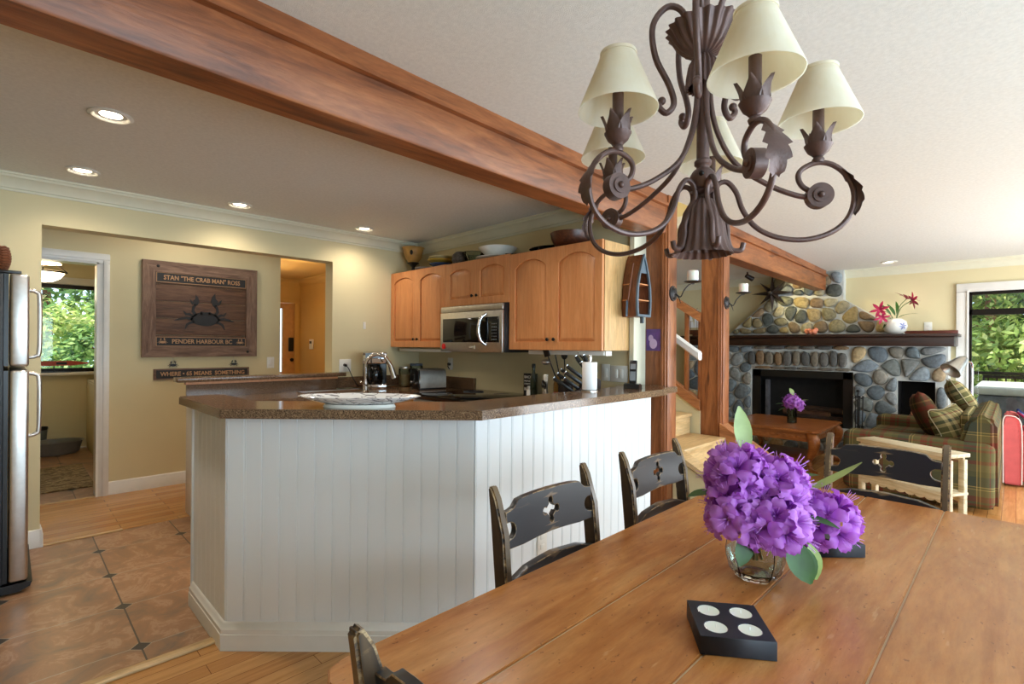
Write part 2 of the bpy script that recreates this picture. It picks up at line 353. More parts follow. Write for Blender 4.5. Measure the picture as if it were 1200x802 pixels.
def circ(cx, cy, r, n=16, a0=0, a1=2*pi, end=False):
    return [(cx+r*cos(a0+(a1-a0)*i/(n if not end else n-1)), cy+r*sin(a0+(a1-a0)*i/(n if not end else n-1))) for i in range(n)]
def leaf_bm(mb, base, d, up, L, W, curl=.25, n=6, fold=.15):
    """one curved leaf blade as a thin surface with a mid-fold"""
    base, d, up = V(base), V(d).normalized(), V(up); side = d.cross(up).normalized(); up = side.cross(d).normalized(); rows = []
    for i in range(n+1):
        t = i/n; w_ = W*sin(pi*min(1, t*.96+.02))**.8*.5; c = base+d*L*t-up*curl*L*t*t
        rows.append([mb.b.verts.new(c+side*w_+up*fold*w_), mb.b.verts.new(c), mb.b.verts.new(c-side*w_+up*fold*w_)])
    for i in range(n):
        for k in (0, 1): mb.b.faces.new((rows[i][k], rows[i][k+1], rows[i+1][k+1], rows[i+1][k]))
    return mb
# ============================================================ THE ROOM
HC = 2.43
# floors
box((-2.3, -2.5, -.06), (8.3, 2.57, 0)).box((3.15, 2.57, -.06), (8.3, 8.6, 0)).box((-3, 4.58, -.06), (3.15, 5.72, 0)).box((2.12, 5.72, -.06), (3.5, 8.6, 0)).struct('floor', m_floor, smooth=False)
box((-3, 2.57, -.06), (3.15, 4.58, -.001)).box((-.6, 5.72, -.06), (1.5, 8.6, -.001)).struct('floor_tile', m_tile, smooth=False)
box((-3, 2.545, 0), (3.1, 2.60, .012), .005).struct('trim_1', m_maple)
box((-3, 4.555, 0), (.6, 4.59, .008), .003).box((-.22, 5.70, 0), (.57, 5.74, .008), .003).struct('trim_2', m_maple)
# ceilings (open above the stair)
box((-2.3, -2.5, HC), (8.3, 1.78, HC+.1)).box((-3, 1.78, HC), (3.43, 4.58, HC+.1)).box((4.28, 1.78, HC), (8.3, 8.6, HC+.1)).box((3.43, 5.2, HC), (4.28, 8.6, HC+.1)).struct('ceiling', m_ceil, smooth=False)
box((-3, 4.58, HC), (3.43, 5.72, HC+.1)).box((-.6, 5.72, HC), (1.5, 8.7, HC+.1)).struct('ceiling_hall', m_ceil, smooth=False)
box((2.05, 5.72, HC), (3.5, 8.7, HC+.1)).struct('ceiling_entry', m_hallwall, smooth=False)  # warm glow on this ceiling is put in by the golden wall colour
# kitchen back wall with the wide opening and its ledge half wall
W = MB(); W.box((-3, 4.57, 0), (.16, 4.72, HC)).box((.16, 4.57, 2.135), (2.17, 4.72, HC)).box((2.17, 4.57, 0), (3.3, 4.72, HC)); W.struct('wall_back', m_wall, smooth=False)
box((1.04, 4.50, 0), (2.17, 4.70, 1.04)).struct('wall_half', m_wall, smooth=False)
box((1.02, 4.485, 0), (1.04, 4.715, 1.06), .003).struct('trim_16', m_trim)
# recess wall with the laundry door
W = MB(); W.box((-3, 5.72, 0), (-.25, 5.84, HC)).box((-.25, 5.72, 2.06), (.57, 5.84, HC)).box((.57, 5.72, 0), (2.12, 5.84, HC)); W.struct('wall_recess', m_wall, smooth=False)
# cabinet wall
box((3.15, 1.95, 0), (3.42, 5.2, 4.8)).struct('wall_cabinet', m_wall, smooth=False)
box((3.13, 1.915, 1.04), (3.43, 1.95, HC)).struct('trim_3', m_crown, smooth=False)
box((3.0, 1.955, 1.06), (3.15, 1.96, 1.07)).struct('trim_4', m_crown, smooth=False)
# side / rear walls with daylight openings
box((-3.1, 2.57, 0), (-3, 5.9, HC)).struct('wall_left', m_wall, smooth=False)
W = MB(); W.box((-2.4, -2.5, 0), (-2.3, 2.6, HC)).box((-3.1, 2.5, 0), (-2.3, 2.6, HC)); W.struct('wall_rear', m_wall, smooth=False)
W = MB(); W.box((-2.4, -2.5, 0), (-.3, -2.4, HC)).box((3.5, -2.5, 0), (4.4, -2.4, HC)).box((7.6, -2.5, 0), (8.4, -2.4, HC)).box((-.3, -2.5, 0), (3.5, -2.4, .3)).box((-.3, -2.5, 2.28), (3.5, -2.4, HC)).box((4.4, -2.5, 2.32), (7.6, -2.4, HC)).box((4.4, -2.5, 0), (7.6, -2.4, .1)); W.struct('wall_water_side', m_wall, smooth=False)
def window(n, p0, p1, z0, z1, nx, bars=(), out=(0, -1, 0), mat=None, th=.05, glass=True):
    """framed window between p0 and p1 (plan points) with nx panes across and horizontal bars"""
    p0, p1 = V((*p0, 0)), V((*p1, 0)); d = (p1-p0); L = d.length; d.normalize(); M = Matrix.Translation(p0) @ Matrix(((d.x, -d.y, 0, 0), (d.y, d.x, 0, 0), (0, 0, 1, 0), (0, 0, 0, 1)))
    f = MB()
    for a, b in (((0, -th/2, z0), (L, th/2, z0+.05)), ((0, -th/2, z1-.05), (L, th/2, z1)), ((0, -th/2, z0), (.05, th/2, z1)), ((L-.05, -th/2, z0), (L, th/2, z1))): f.box(a, b, M=M)
    for i in range(1, nx): x = L*i/nx; f.box((x-.03, -th/2, z0), (x+.03, th/2, z1), M=M)
    for z in bars: f.box((0, -th/2, z-.035), (L, th/2, z+.035), M=M)
    fo = f.struct('window_%d' % n, mat or m_bronze, smooth=False)
    if glass: MB().box((.02, -.003, z0+.02), (L-.02, .003, z1-.02), M=M).obj('glass_pane', m_glass, fo, smooth=False)
    return fo
window(3, (-.3, -2.45), (3.5, -2.45), .3, 2.28, 3); window(4, (4.4, -2.45), (7.6, -2.45), .1, 2.32, 3)
# far living wall: window with white casing
W = MB(); W.box((8.25, .44, 0), (8.37, 8.7, HC)).box((8.25, -.9, 2.06), (8.37, .44, HC)).box((8.25, -2.5, 0), (8.37, -.9, HC)).box((8.25, -.9, 0), (8.37, .44, .35)); W.struct('wall_far', m_wall, smooth=False)
box((3.4, 8.6, 0), (8.4, 8.72, HC)).struct('wall_living_left', m_wall, smooth=False)
window(1, (8.3, .44), (8.3, -.9), .35, 2.06, 1, (1.80,), th=.07)
c = MB(); c.box((8.215, .42, .3), (8.25, .53, 2.043), .004).box((8.2, .415, .3), (8.25, .435, 2.06), .003).box((8.215, -1.0, 2.045), (8.25, .53, 2.15), .006).box((8.215, -1.0, .3), (8.25, -.88, 2.043), .004).box((8.18, -1.0, .30), (8.25, .53, .35), .006); c.struct('trim_5', m_trim)
# stairwell
box((4.29, 1.84, 2.16), (4.40, 5.2, 4.8)).struct('wall_stairwell_right', m_wall, smooth=False)
box((3.15, 5.2, 0), (4.4, 5.32, 4.8)).struct('wall_stairwell_end', m_wall, smooth=False)
box((3.15, 1.78, 2.53), (4.4, 1.90, 4.8)).struct('wall_stairwell_front', m_wall, smooth=False)
box((3.1, 1.78, 4.8), (4.4, 5.3, 4.9)).struct('ceiling_stairwell', m_ceil, smooth=False)
# crown mouldings
CR = [(0, 0), (0, -.105), (.010, -.105), (.014, -.092), (.024, -.088), (.030, -.070), (.055, -.035), (.072, -.028), (.078, -.014), (.088, -.012), (.088, 0)]
MB().sweep(CR, (-3, 4.57, HC), (3.15, 4.57, HC), (0, -1, 0)).struct('trim_6', m_crown)
MB().sweep(CR, (3.15, 1.9, HC), (3.15, 4.57, HC), (-1, 0, 0)).struct('trim_7', m_crown)
MB().sweep(CR, (8.25, -2.4, HC), (8.25, 8.6, HC), (-1, 0, 0)).struct('trim_8', m_crown)
MB().sweep(CR, (3.49, 5.32, HC), (3.49, 8.55, HC), (-1, 0, 0)).sweep(CR, (2.12, 8.55, HC), (3.49, 8.55, HC), (0, -1, 0)).struct('trim_9', m_hallwall)
# baseboards
BB = [(0, 0), (.016, 0), (.016, .085), (.011, .095), (.011, .105), (.005, .115), (0, .118)]
MB().sweep(BB, (-3, 4.57, 0), (.172, 4.57, 0), (0, -1, 0)).sweep(BB, (.16, 4.55, 0), (.16, 4.72, 0), (1, 0, 0)).struct('baseboard_back', m_trim)
MB().sweep(BB, (.645, 5.72, 0), (2.12, 5.72, 0), (0, -1, 0)).struct('baseboard_recess', m_trim)
# laundry door casing and room
c = MB()
for x0, x1 in ((.57, .645), (-.325, -.25)):
    c.box((x0, 5.70, 0), (x1, 5.72, 2.054), .004); c.box((x0+.03, 5.69, 0), (x1-.012, 5.70, 2.084), .003)
c.box((-.325, 5.70, 2.055), (.645, 5.72, 2.14), .004).box((-.325, 5.69, 2.085), (.645, 5.70, 2.13), .003).box((.555, 5.70, 0), (.572, 5.86, 2.06)).box((-.25, 5.70, 2.045), (.57, 5.86, 2.062)); c.struct('door_1', m_trim)
W = MB(); W.box((-.6, 5.84, 0), (-.5, 8.7, HC)).box((1.4, 5.84, 0), (1.5, 8.7, HC)).box((-.6, 8.6, 0), (1.5, 8.7, .98)).box((-.6, 8.6, 2.10), (1.5, 8.7, HC)).box((-.6, 8.6, .98), (-.3, 8.7, 2.1)).box((.95, 8.6, .98), (1.5, 8.7, 2.1)); W.struct('wall_laundry', m_wall, smooth=False)
window(2, (-.3, 8.66), (.95, 8.66), .98, 2.10, 1, th=.05)
box((-.35, 8.5, .945), (1.0, 8.6, .98), .005).box((-.35, 8.575, 2.1), (1.0, 8.6, 2.19), .005).struct('trim_10', m_trim)
# hallway and its entry door
W = MB(); W.box((3.49, 5.32, 0), (3.6, 8.7, HC)).box((2.0, 8.55, 2.05), (3.5, 8.7, HC)).box((3.42, 8.55, 0), (3.5, 8.7, 2.05)).box((2.0, 8.55, 0), (2.5, 8.7, 2.05)).box((1.95, 5.84, 0), (2.05, 8.7, HC)); W.struct('wall_hall', m_hallwall, smooth=False)
d = box((2.5, 8.58, .01), (3.42, 8.625, .9)).box((2.5, 8.58, 1.95), (3.42, 8.625, 2.04)).box((3.22, 8.58, .9), (3.42, 8.625, 1.95)).box((2.5, 8.58, .9), (2.72, 8.625, 1.95)).struct('door_2', plain('tan_door_paint', (206, 160, 104), .4), smooth=False)
box((2.72, 8.6, .9), (3.22, 8.606, 1.95)).obj('glass_pane', m_glass, d)
box((3.31, 8.545, 1.24), (3.39, 8.578, 1.47), .01).obj('keypad_lock', m_black, d); MB().cyl((3.35, 8.575, 1.10), (3.35, 8.53, 1.10), .012).sph((3.35, 8.52, 1.10), .03).obj('door_knob', m_bronze, d)
c = MB(); c.box((3.40, 8.53, 0), (3.487, 8.55, 2.038), .004).box((2.42, 8.53, 2.04), (3.487, 8.55, 2.12), .004); c.struct('trim_11', m_hallwall)
# beams: front face, top fascia and ledge strip
def yb(x): return 1.675+.025*x
def beam(n, x0, x1):
    y0, y1 = yb(x0), yb(x1); b = MB()
    prof = [(0, -.0), (0, -.062), (-.022, -.064), (-.022, -.085), (.004, -.088), (.004, -.262), (.012, -.272), (.15, -.272), (.15, 0)]
    b.sweep([(o, u) for o, u in prof], (x0, y0, HC), (x1, y1, HC), (0, 1, 0)); return b.struct('trim_%d' % n, m_fir)
beam(12, -2.3, 3.3); beam(13, 4.30, 8.02)
# posts
def post(n, x0, x1, y0, y1, z0):
    b = box((x0, y0+.012, z0), (x1, y1, HC), .004); b.box((x0+.012, y0, z0), (x1, y0+.03, HC), .004).box((x0-.008, y0+.03, z0), (x0+.01, y0+.045, HC), .003); return b.struct('trim_%d' % n, m_firz)
post(14, 3.29, 3.43, 1.745, 1.93, 0); post(15, 4.28, 4.415, 1.76, 1.95, 0)

# ============================================================ KITCHEN PENINSULA
pen = thing('kitchen_peninsula', 'white beadboard peninsula with angled corner under brown speckled bar top', 'peninsula')
P0, P1, P2, P3 = V((.695, 3.02, 0)), V((.695, 2.482, 0)), V((1.472, 1.705, 0)), V((3.29, 1.705, 0))
body = MB(); inn = [(.71, 3.02), (.71, 2.49), (1.478, 1.72), (3.0, 1.72), (3.0, 1.86), (1.56, 1.86), (.86, 2.55), (.86, 3.02)]
body.prism(inn, lambda u, v, d: V((u, v, d)), .0, 1.04); body.obj('core', m_white, pen, smooth=False)
def beadboard(a, b, x_in=0, pitch=.078, z0=.0, z1=1.04):
    d = (b-a); L = d.length; d.normalize(); nrm = V((d.y, -d.x, 0)); m = MB(); n = max(1, round(L/pitch)); pw = L/n; prof = []
    for i in range(n):
        s = i*pw; prof += [(s+.001, .002), (s+.003, .006), (s+.008, .006), (s+.009, .0045), (s+.010, .006), (s+pw-.002, .006)]
    prof += [(L, 0)]
    for i in range(len(prof)-1):
        p, q = prof[i], prof[i+1]
        A = a+d*p[0]+nrm*p[1]; B = a+d*q[0]+nrm*q[1]; m.quad(A+V((0, 0, z0)), B+V((0, 0, z0)), B+V((0, 0, z1)), A+V((0, 0, z1)))
    m.quad(a-nrm*.005+V((0, 0, z1)), b-nrm*.005+V((0, 0, z1)), b+V((0, 0, z1)), a+V((0, 0, z1)))
    return m
for a, b in ((P0, P1), (P1, P2), (P2, V((2.995, 1.705, 0)))):
    beadboard(a, b).obj('beadboard_panel', m_white, pen, smooth=False)
bb = MB(); bp = [(0, 0), (.022, 0), (.022, .070), (.019, .073), (.019, .092), (.012, .100), (.010, .112), (.004, .120), (0, .121)]
def miter(pts, prof, m, z=0):
    n = len(pts); dirs = [(pts[i+1]-pts[i]).normalized() for i in range(n-1)]; nr = [V((d.y, -d.x, 0)) for d in dirs]; rows = []
    for i in range(n):
        if i == 0: k = nr[0]
        elif i == n-1: k = nr[-1]
        else: k = (nr[i-1]+nr[i]); k = k/(1+nr[i-1].dot(nr[i]))
        rows.append([m.b.verts.new(pts[i]+k*o+V((0, 0, u+z))) for o, u in prof])
    for i in range(n-1):
        for j in range(len(prof)-1): m.b.faces.new((rows[i][j], rows[i][j+1], rows[i+1][j+1], rows[i+1][j]))
    return m
miter([P0, P1, P2, V((2.99, 1.705, 0))], [(o+.004, u) for o, u in bp], bb); bb.obj('baseboard', m_trim, pen)
box((.68, 3.015, 0), (.87, 3.035, 1.04), .003).obj('end_panel', m_white, pen)
o = box((1.885, 1.692, .30), (1.955, 1.701, .42), .003); o = o.obj('wall_outlet', m_plate, pen); box((1.905, 1.689, .375), (1.935, 1.693, .40), .003).obj('socket', m_plate, o); box((1.905, 1.689, .325), (1.935, 1.693, .35), .003).obj('socket', m_plate, o)
top = MB(); tp = [(.628, 3.05), (.628, 2.345), (1.385, 1.595), (1.46, 1.572), (2.985, 1.572), (3.02, 1.60), (3.02, 1.665), (3.14, 1.70), (3.14, 2.02), (3.0, 1.915), (1.56, 1.90), (.83, 2.575), (.83, 3.05)]
tp = [(.628, 3.05), (.628, 2.345), (1.40, 1.572), (3.03, 1.572+.03), (3.06, 1.66), (3.28, 1.66), (3.28, 1.91), (3.145, 1.93), (3.145, 2.05), (2.9, 1.915), (1.56, 1.89), (.83, 2.575), (.83, 3.05)]
top.prism(tp, lambda u, v, d: V((u, v, d)), 1.04, 1.08)
bmesh.ops.bevel(top.b, geom=[e for e in top.b.edges if abs(e.verts[0].co.z-e.verts[1].co.z) < .001 and e.verts[0].co.z > 1.07], offset=.004, segments=2, affect='EDGES')
tag(top.obj('bar_countertop', m_lam, None), 'brown speckled raised bar top on white beadboard peninsula', 'countertop')
# base cabinets & lower counter along half wall and cabinet wall
bc = thing('base_cabinet', 'maple base cabinet run below the dark lower counter', 'cabinet')
box((1.0, 3.97, .1), (3.14, 4.46, .90)).box((2.55, 3.64, .1), (3.14, 3.97, .90)).obj('carcass', m_cabside, bc, smooth=False)
for i in range(3): box((1.05+i*.48, 3.95, .14), (1.5+i*.48, 3.97, .86), .005).obj('door', m_cab, bc)
bc2 = thing('base_cabinet', 'maple base cabinet between the range and the post', 'cabinet'); box((2.55, 1.96, .1), (3.14, 2.86, .90)).obj('carcass', m_cabside, bc2, smooth=False)
for i in range(2): box((2.53, 1.98+i*.44, .14), (2.55, 2.40+i*.44, .86), .005).obj('door', m_cab, bc2)
lc = MB(); lc.prism([(.97, 4.48), (.97, 3.93), (2.50, 3.93), (2.50, 3.63), (3.14, 3.63), (3.14, 4.48)], lambda u, v, d: V((u, v, d)), .90, .94).prism([(2.50, 1.94), (3.14, 2.06), (3.14, 2.87), (2.50, 2.87)], lambda u, v, d: V((u, v, d)), .90, .94)
lc.box((.97, 4.475, .94), (2.17, 4.497, 1.04)).box((2.17, 4.545, .94), (3.14, 4.568, 1.045)).box((3.125, 3.63, .94), (3.148, 4.54, 1.045))
tag(lc.obj('lower_countertop', m_lam, None, smooth=False), 'dark brown lower counter with backsplash along the cream wall', 'countertop')
lg = thing('ledge_counter', 'narrow brown laminate ledge capping the half wall opening', 'ledge')
box((.90, 4.42, 1.06), (2.24, 4.56, 1.095), .004).obj('ledge_top', m_lam, lg); box((.96, 4.45, 1.04), (2.17, 4.497, 1.06)).obj('ledge_trim', m_cab, lg)

# ============================================================ UPPER CABINETS
def arch_poly(w_, h_, m_, rise, n=12, inset=0):
    """opening outline, local (u,v)"""
    x0, x1, z0, z1 = m_+inset, w_-m_-inset, m_+inset, h_-m_-inset
    pts = [(x0, z0), (x1, z0), (x1, z1-rise)]
    for i in range(1, n): t = i/n; pts.append((x1+(x0-x1)*t, z1-rise+rise*sin(pi*t)**.75))
    return pts+[(x0, z1-rise)]
def door_part(parent, y0, y1, z0, z1, knob_left, rise=.05, x=2.82):
    """raised panel door: local u runs toward -y (image right)"""
    w_, h_ = y1-y0, z1-z0; M = Matrix(((0, 0, -1, x-.011), (-1, 0, 0, y1), (0, 1, 0, z0), (0, 0, 0, 1)))
    outer = [(0, 0), (w_, 0), (w_, h_), (0, h_)]; fr = curve_mesh([outer, arch_poly(w_, h_, .055, rise)], .016, .0035)
    m = MB().add(fr, M)
    pan = arch_poly(w_, h_, .055, rise); inn_ = arch_poly(w_, h_, .055, rise, inset=.028)
    a = [m.b.verts.new(M @ V((u, v, -.006))) for u, v in pan]; b = [m.b.verts.new(M @ V((u, v, .0075))) for u, v in inn_]; n = len(a)
    for i in range(n): m.b.faces.new((a[i], a[(i+1) % n], b[(i+1) % n], b[i]))
    m.b.faces.new(b)
    d = m.obj('door', m_cab, parent, angle=25)
    ky = (y1-.028) if knob_left else (y0+.028); kz = z0+.075
    MB().cyl((x-.02, ky, kz), (x-.034, ky, kz), .005).sph((x-.040, ky, kz), .013, (.7, 1, 1)).obj('knob', m_bronze, d)
def cabinet(label, y0, y1, z0, z1, rise=.05):
    t = thing('wall_cabinet', label, 'cabinet', group=None); box((2.832, y0+.001, z0), (3.149, y1-.001, z1)).obj('body', m_cabside, t, smooth=False)
    ym = (y0+y1)/2; door_part(t, ym+.002, y1-.002, z0+.002, z1-.002, False, rise); door_part(t, y0+.002, ym-.002, z0+.002, z1-.002, True, rise); return t
cabinet('left maple wall cabinet with two arched doors in the corner', 3.655, 4.565, 1.335, 2.085)
cabinet('short maple wall cabinet directly over the microwave', 2.835, 3.65, 1.70, 2.08, .04)
cabinet('wide right maple wall cabinet with model boat on its side', 1.955, 2.83, 1.325, 2.07, .06)
for y0, y1, l in ((3.75, 4.5, 'white light bar under the left corner cabinet'), (1.98, 2.68, 'white light bar under the right wall cabinet')):
    s = thing('under_cabinet_light', l, 'light bar'); box((2.86, y0, 1.29), (2.95, y1, 1.322), .004).obj('housing', m_plate, s); box((2.87, y0-.012, 1.288), (2.94, y0, 1.322), .003).obj('end_cap', m_ceramic, s)

# microwave
mw = thing('microwave_oven', 'stainless steel microwave hung below the short cabinet', 'microwave')
box((2.76, 2.84, 1.30), (3.148, 3.645, 1.695), .004).obj('body', m_black, mw)
box((2.738, 2.845, 1.64), (2.76, 3.64, 1.69), .006).obj('top_vent', m_steel, mw)
box((2.735, 2.845, 1.30), (2.76, 3.64, 1.638), .006).obj('door', m_steel, mw)
box((2.731, 2.88, 1.38), (2.737, 3.60, 1.585), .002).obj('window', m_blackglass, mw)
kp = MB()
for r in range(6):
    for c_ in range(3): kp.box((2.7295, 2.905+c_*.022, 1.40+r*.025), (2.7312, 2.916+c_*.022, 1.407+r*.025))
kp.obj('keypad', plain('grey_key_print', (120, 124, 124), .4), mw, smooth=False)
MB().tube([(2.73, 3.03, 1.36), (2.690, 3.05, 1.40), (2.672, 3.055, 1.48), (2.690, 3.05, 1.57), (2.73, 3.03, 1.61)], [.012, .014, .015, .014, .012], 10).obj('handle', m_chrome, mw)
MB().cyl((2.735, 3.59, 1.345), (2.731, 3.59, 1.345), .025).obj('red_sticker', plain('red_sticker', (206, 20, 24), .4), mw)
MB().box((2.7315, 3.19, 1.335), (2.735, 3.24, 1.345)).box((2.7315, 3.165, 1.325), (2.735, 3.18, 1.355)).obj('badge', m_chrome, mw)

# range
rg = thing('kitchen_range', 'black glass cooktop range between toaster and spice bottles', 'range')
box((2.47, 2.88, 0), (3.13, 3.62, .90)).obj('body', m_black, rg); box((2.44, 2.875, .905), (3.14, 3.625, .945), .006).obj('cooktop', m_blackglass, rg)
box((2.43, 2.89, .25), (2.47, 3.61, .78), .006).obj('oven_door', m_blackglass, rg); box((2.43, 2.89, .80), (2.47, 3.61, .90), .01).obj('control_panel', m_steel, rg)
MB().tube([(2.43, 2.95, .74), (2.385, 2.95, .75), (2.385, 3.55, .75), (2.43, 3.55, .74)], .012, 8, 1).obj('handle', m_chrome, rg)
for i in range(4): MB().cyl((2.43, 2.98+i*.17, .85), (2.405, 2.98+i*.17, .85), .02).obj('knob', m_black, rg)
rt = MB()
for (cx, cy, r) in ((2.62, 3.07, .09), (2.62, 3.43, .07), (2.95, 3.07, .07), (2.95, 3.43, .09)): rt.tube([(cx+r*cos(a*pi/12), cy+r*sin(a*pi/12), .9455) for a in range(24)], .0012, 4, 1, True)
rt.obj('burner_ring', plain('grey_ring_print', (90, 90, 94), .3), rg)

# refrigerator
fr = thing('refrigerator', 'stainless steel refrigerator with dark side at the left edge', 'refrigerator')
box((-.74, 3.79, .06), (-.012, 4.50, 1.72), .008).obj('body', plain('charcoal_fridge_side', (40, 44, 50), .5, bump=.3), fr)
for z0, z1, nm in ((1.222, 1.722, 'freezer_door'), (.065, 1.205, 'fridge_door')):
    dd = box((.010, 3.785, z0), (.086, 4.49, z1), .014, 3).obj(nm, m_steel, fr); box((-.012, 3.79, z0+.004), (.006, 4.485, z1-.004)).obj('gasket', m_black, dd)
    a, b = (1.27, 1.64) if z0 > 1 else (.84, 1.185)
    MB().tube([(.082, 3.84, b), (.113, 3.84, b-.008), (.128, 3.84, b-.045), (.128, 3.84, a+.045), (.113, 3.84, a+.008), (.082, 3.84, a)], .0105, 10).obj('handle', m_steel, dd)
MB().prism([(-.05, 0.01), (.05, .01), (.095, .03), (.105, .055), (-.05, .055)], lambda u, v, d: V((u, d, v)), 3.79, 4.49).obj('kick_grille', m_black, fr)
MB().box((-.06, 3.80, 1.722), (.055, 3.86, 1.738), .005).obj('hinge_cover', m_black, fr)
bk = MB(); n = 11
for k in range(n): z = 1.735+.014*k; r = .11+.02*sin(k/n*pi)+ .012*(k/n); bk.tube([(-.125+r*cos(a*pi/14), 4.0+r*sin(a*pi/14), z+.0035*(-1)**a) for a in range(28)], .0075, 6, 1, True)
bk.lathe([(.02, 1.732), (.108, 1.736), (.125, 1.80), (.118, 1.87)], (-.125, 4.0, 0)); tag(bk.obj('wicker_basket', plain('brown_wicker', (112, 62, 34), .6, var=.3)), 'brown wicker basket on top of the refrigerator', 'basket')
# ============================================================ LIGHTS IN THE CEILING
def downlight(x, y, label, e=9, z=HC):
    t = thing('recessed_downlight', label, 'ceiling light', (x, y, z)); 
    MB().lathe([(.062, .0), (.085, -.001), (.088, -.006), (.074, -.012), (.066, -.008), (.062, 0), (.055, .012), (.05, .02)]).obj('trim_ring', m_plate, t)
    MB().lathe([(0.0001, .0), (.04, -.001), (.06, .004), (.061, .01)]).obj('lens', m_lens, t)
    d = bpy.data.lights.new('downlight_lamp', 'SPOT'); d.energy = e; d.color = (1, .86, .70); d.spot_size = radians(150); d.spot_blend = .9; d.shadow_soft_size = .05
    o = bpy.data.objects.new('downlight_lamp', d); COL.objects.link(o); o.parent = t; o.location = (0, 0, -.02); return t
downlight(.343, 3.035, 'lit ceiling downlight nearest the wooden beam, largest of the four over the kitchen', 45)
downlight(.33, 4.135, 'lit ceiling downlight above the refrigerator, close to the crown moulding', 20)
downlight(1.268, 4.253, 'lit ceiling downlight above the wall opening and crab sign', 20)
downlight(2.334, 4.276, 'lit ceiling downlight nearest the corner wall cabinets', 22)
downlight(7.73, 1.127, 'small ceiling downlight in the living room before the fireplace', 10)
for (x, y, e) in ((2.0, 2.2, 34), (1.1, 2.5, 16)):   # two fill spots added out of view to brighten the wall under the cabinets
    d = bpy.data.lights.new('kitchen_fill_spot', 'SPOT'); d.energy = e; d.color = (1, .92, .82); d.spot_size = radians(150); d.spot_blend = .9; d.shadow_soft_size = .06; o = bpy.data.objects.new('kitchen_fill_spot', d); COL.objects.link(o); o.location = (x, y, 2.41)
for (x, y, z, e, c) in ((2.6, 6.4, 2.2, 6, (1, .72, .40)), (1.2, 5.2, 2.38, 8, (1, .90, .78))):
    d = bpy.data.lights.new('hall_lamp', 'POINT'); d.energy = e; d.color = c; d.shadow_soft_size = .12; o = bpy.data.objects.new('hall_lamp', d); COL.objects.link(o); o.location = (x, y, z)
def bowl_lamp(loc, label):
    t = thing('ceiling_lamp', label, 'ceiling light', loc)
    MB().lathe([(.001, -.12), (.06, -.11), (.12, -.075), (.155, -.02)]).obj('glass_bowl', m_lamp, t)
    f = MB().lathe([(.155, -.025), (.165, -.02), (.165, -.008), (.155, -.005)])
    for k in range(3): a = k*2.1+.4; f.tube([(.16*cos(a), .16*sin(a), -.015), (.19*cos(a), .19*sin(a), .0), (.12*cos(a), .12*sin(a), .05), (.02*cos(a), .02*sin(a), .12)], .005, 6)
    f.cyl((0, 0, .1), (0, 0, HC-loc[2]), .012).cyl((0, 0, HC-loc[2]-.025), (0, 0, HC-loc[2]), .07); f.obj('frame', m_bronze, t)
    MB().lathe([(.13, .07), (.09, .105), (.02, .12)]).obj('upper_glass', m_lamp, t)
    d = bpy.data.lights.new('bowl_lamp_light', 'POINT'); d.energy = 3.5; d.color = (1, .85, .62); d.shadow_soft_size = .1; o = bpy.data.objects.new('bowl_lamp_light', d); COL.objects.link(o); o.parent = t; o.location = (0, 0, -.2)
bowl_lamp((.27, 7.0, 2.09), 'lit glass bowl lamp hanging in the laundry room before the window')
bowl_lamp((2.47, 7.2, 2.06), 'bronze bowl lamp in the golden hallway, its arm tip just showing')

# ============================================================ SIGNS ON THE RECESS WALL
def onwall(mesh_txt, x, z, y, M2=None):
    return Matrix.Translation((x, y, z)) @ Matrix.Rotation(radians(90), 4, 'X')
Y0 = 5.72
sg = thing('crab_sign', 'large weathered wood framed sign with black crab and lettering', 'sign', (1.372, Y0, 1.677))
X0, X1, Z0, Z1 = -.495, .495, -.452, .452; fw = .105
pp = MB()
for k in range(5): z_ = Z0+.05+k*.1608; pp.box((X0+.05, -.02, z_), (X1-.05, -.004, z_+.1585), .003)
pp.obj('plank_panel', m_barnd, sg)
fy = lambda u, v, d: V((u, d, v))
for nm, poly, mt in (('frame_rail', [(X0, Z1), (X1, Z1), (X1-fw, Z1-fw), (X0+fw, Z1-fw)], m_barn), ('frame_rail', [(X0, Z0), (X0+fw, Z0+fw), (X1-fw, Z0+fw), (X1, Z0)], m_barn), ('frame_stile', [(X0, Z0), (X0, Z1), (X0+fw, Z1-fw), (X0+fw, Z0+fw)], m_barnz), ('frame_stile', [(X1, Z0), (X1-fw, Z0+fw), (X1-fw, Z1-fw), (X1, Z1)], m_barnz)):
    MB().prism(poly, fy, -.042, -.002).obj(nm, mt, sg, smooth=False)
for (x, z) in ((X0+.12, Z1-.05), (X1-.09, Z0+.05)): MB().sph((x, -.043, z), .014, (1, .6, 1)).obj('round_bolt', m_iron, sg)
m_letter = plain('copper_lettering', (190, 144, 98), .5, var=.1); m_sblack = plain('sign_black', (36, 32, 30), .6)
def band(parent, cx, cz, w_, h_, txt, ts, tw, y=-.03, edge=True):
    b = box((cx-w_/2, y, cz-h_/2), (cx+w_/2, y+.012, cz+h_/2)).obj('lettered_board', m_sblack, parent)
    if edge:
        e = MB(); q = .005
        for a, c_ in (((cx-w_/2, cz-h_/2), (cx+w_/2, cz-h_/2+q)), ((cx-w_/2, cz+h_/2-q), (cx+w_/2, cz+h_/2)), ((cx-w_/2, cz-h_/2), (cx-w_/2+q, cz+h_/2)), ((cx+w_/2-q, cz-h_/2), (cx+w_/2, cz+h_/2))): e.box((a[0], y-.004, a[1]), (c_[0], y, c_[1]))
        e.obj('edging', m_letter, b, smooth=False)
    me = text_mesh(txt, ts, .004, tw); MB().add(me, Matrix.Translation((cx, y-.002, cz)) @ Matrix.Rotation(radians(90), 4, 'X')).obj('lettering', m_letter, b, smooth=False); return b
band(sg, 0, .30, .775, .092, 'STAN "THE CRAB MAN" ROSS', .06, .66)
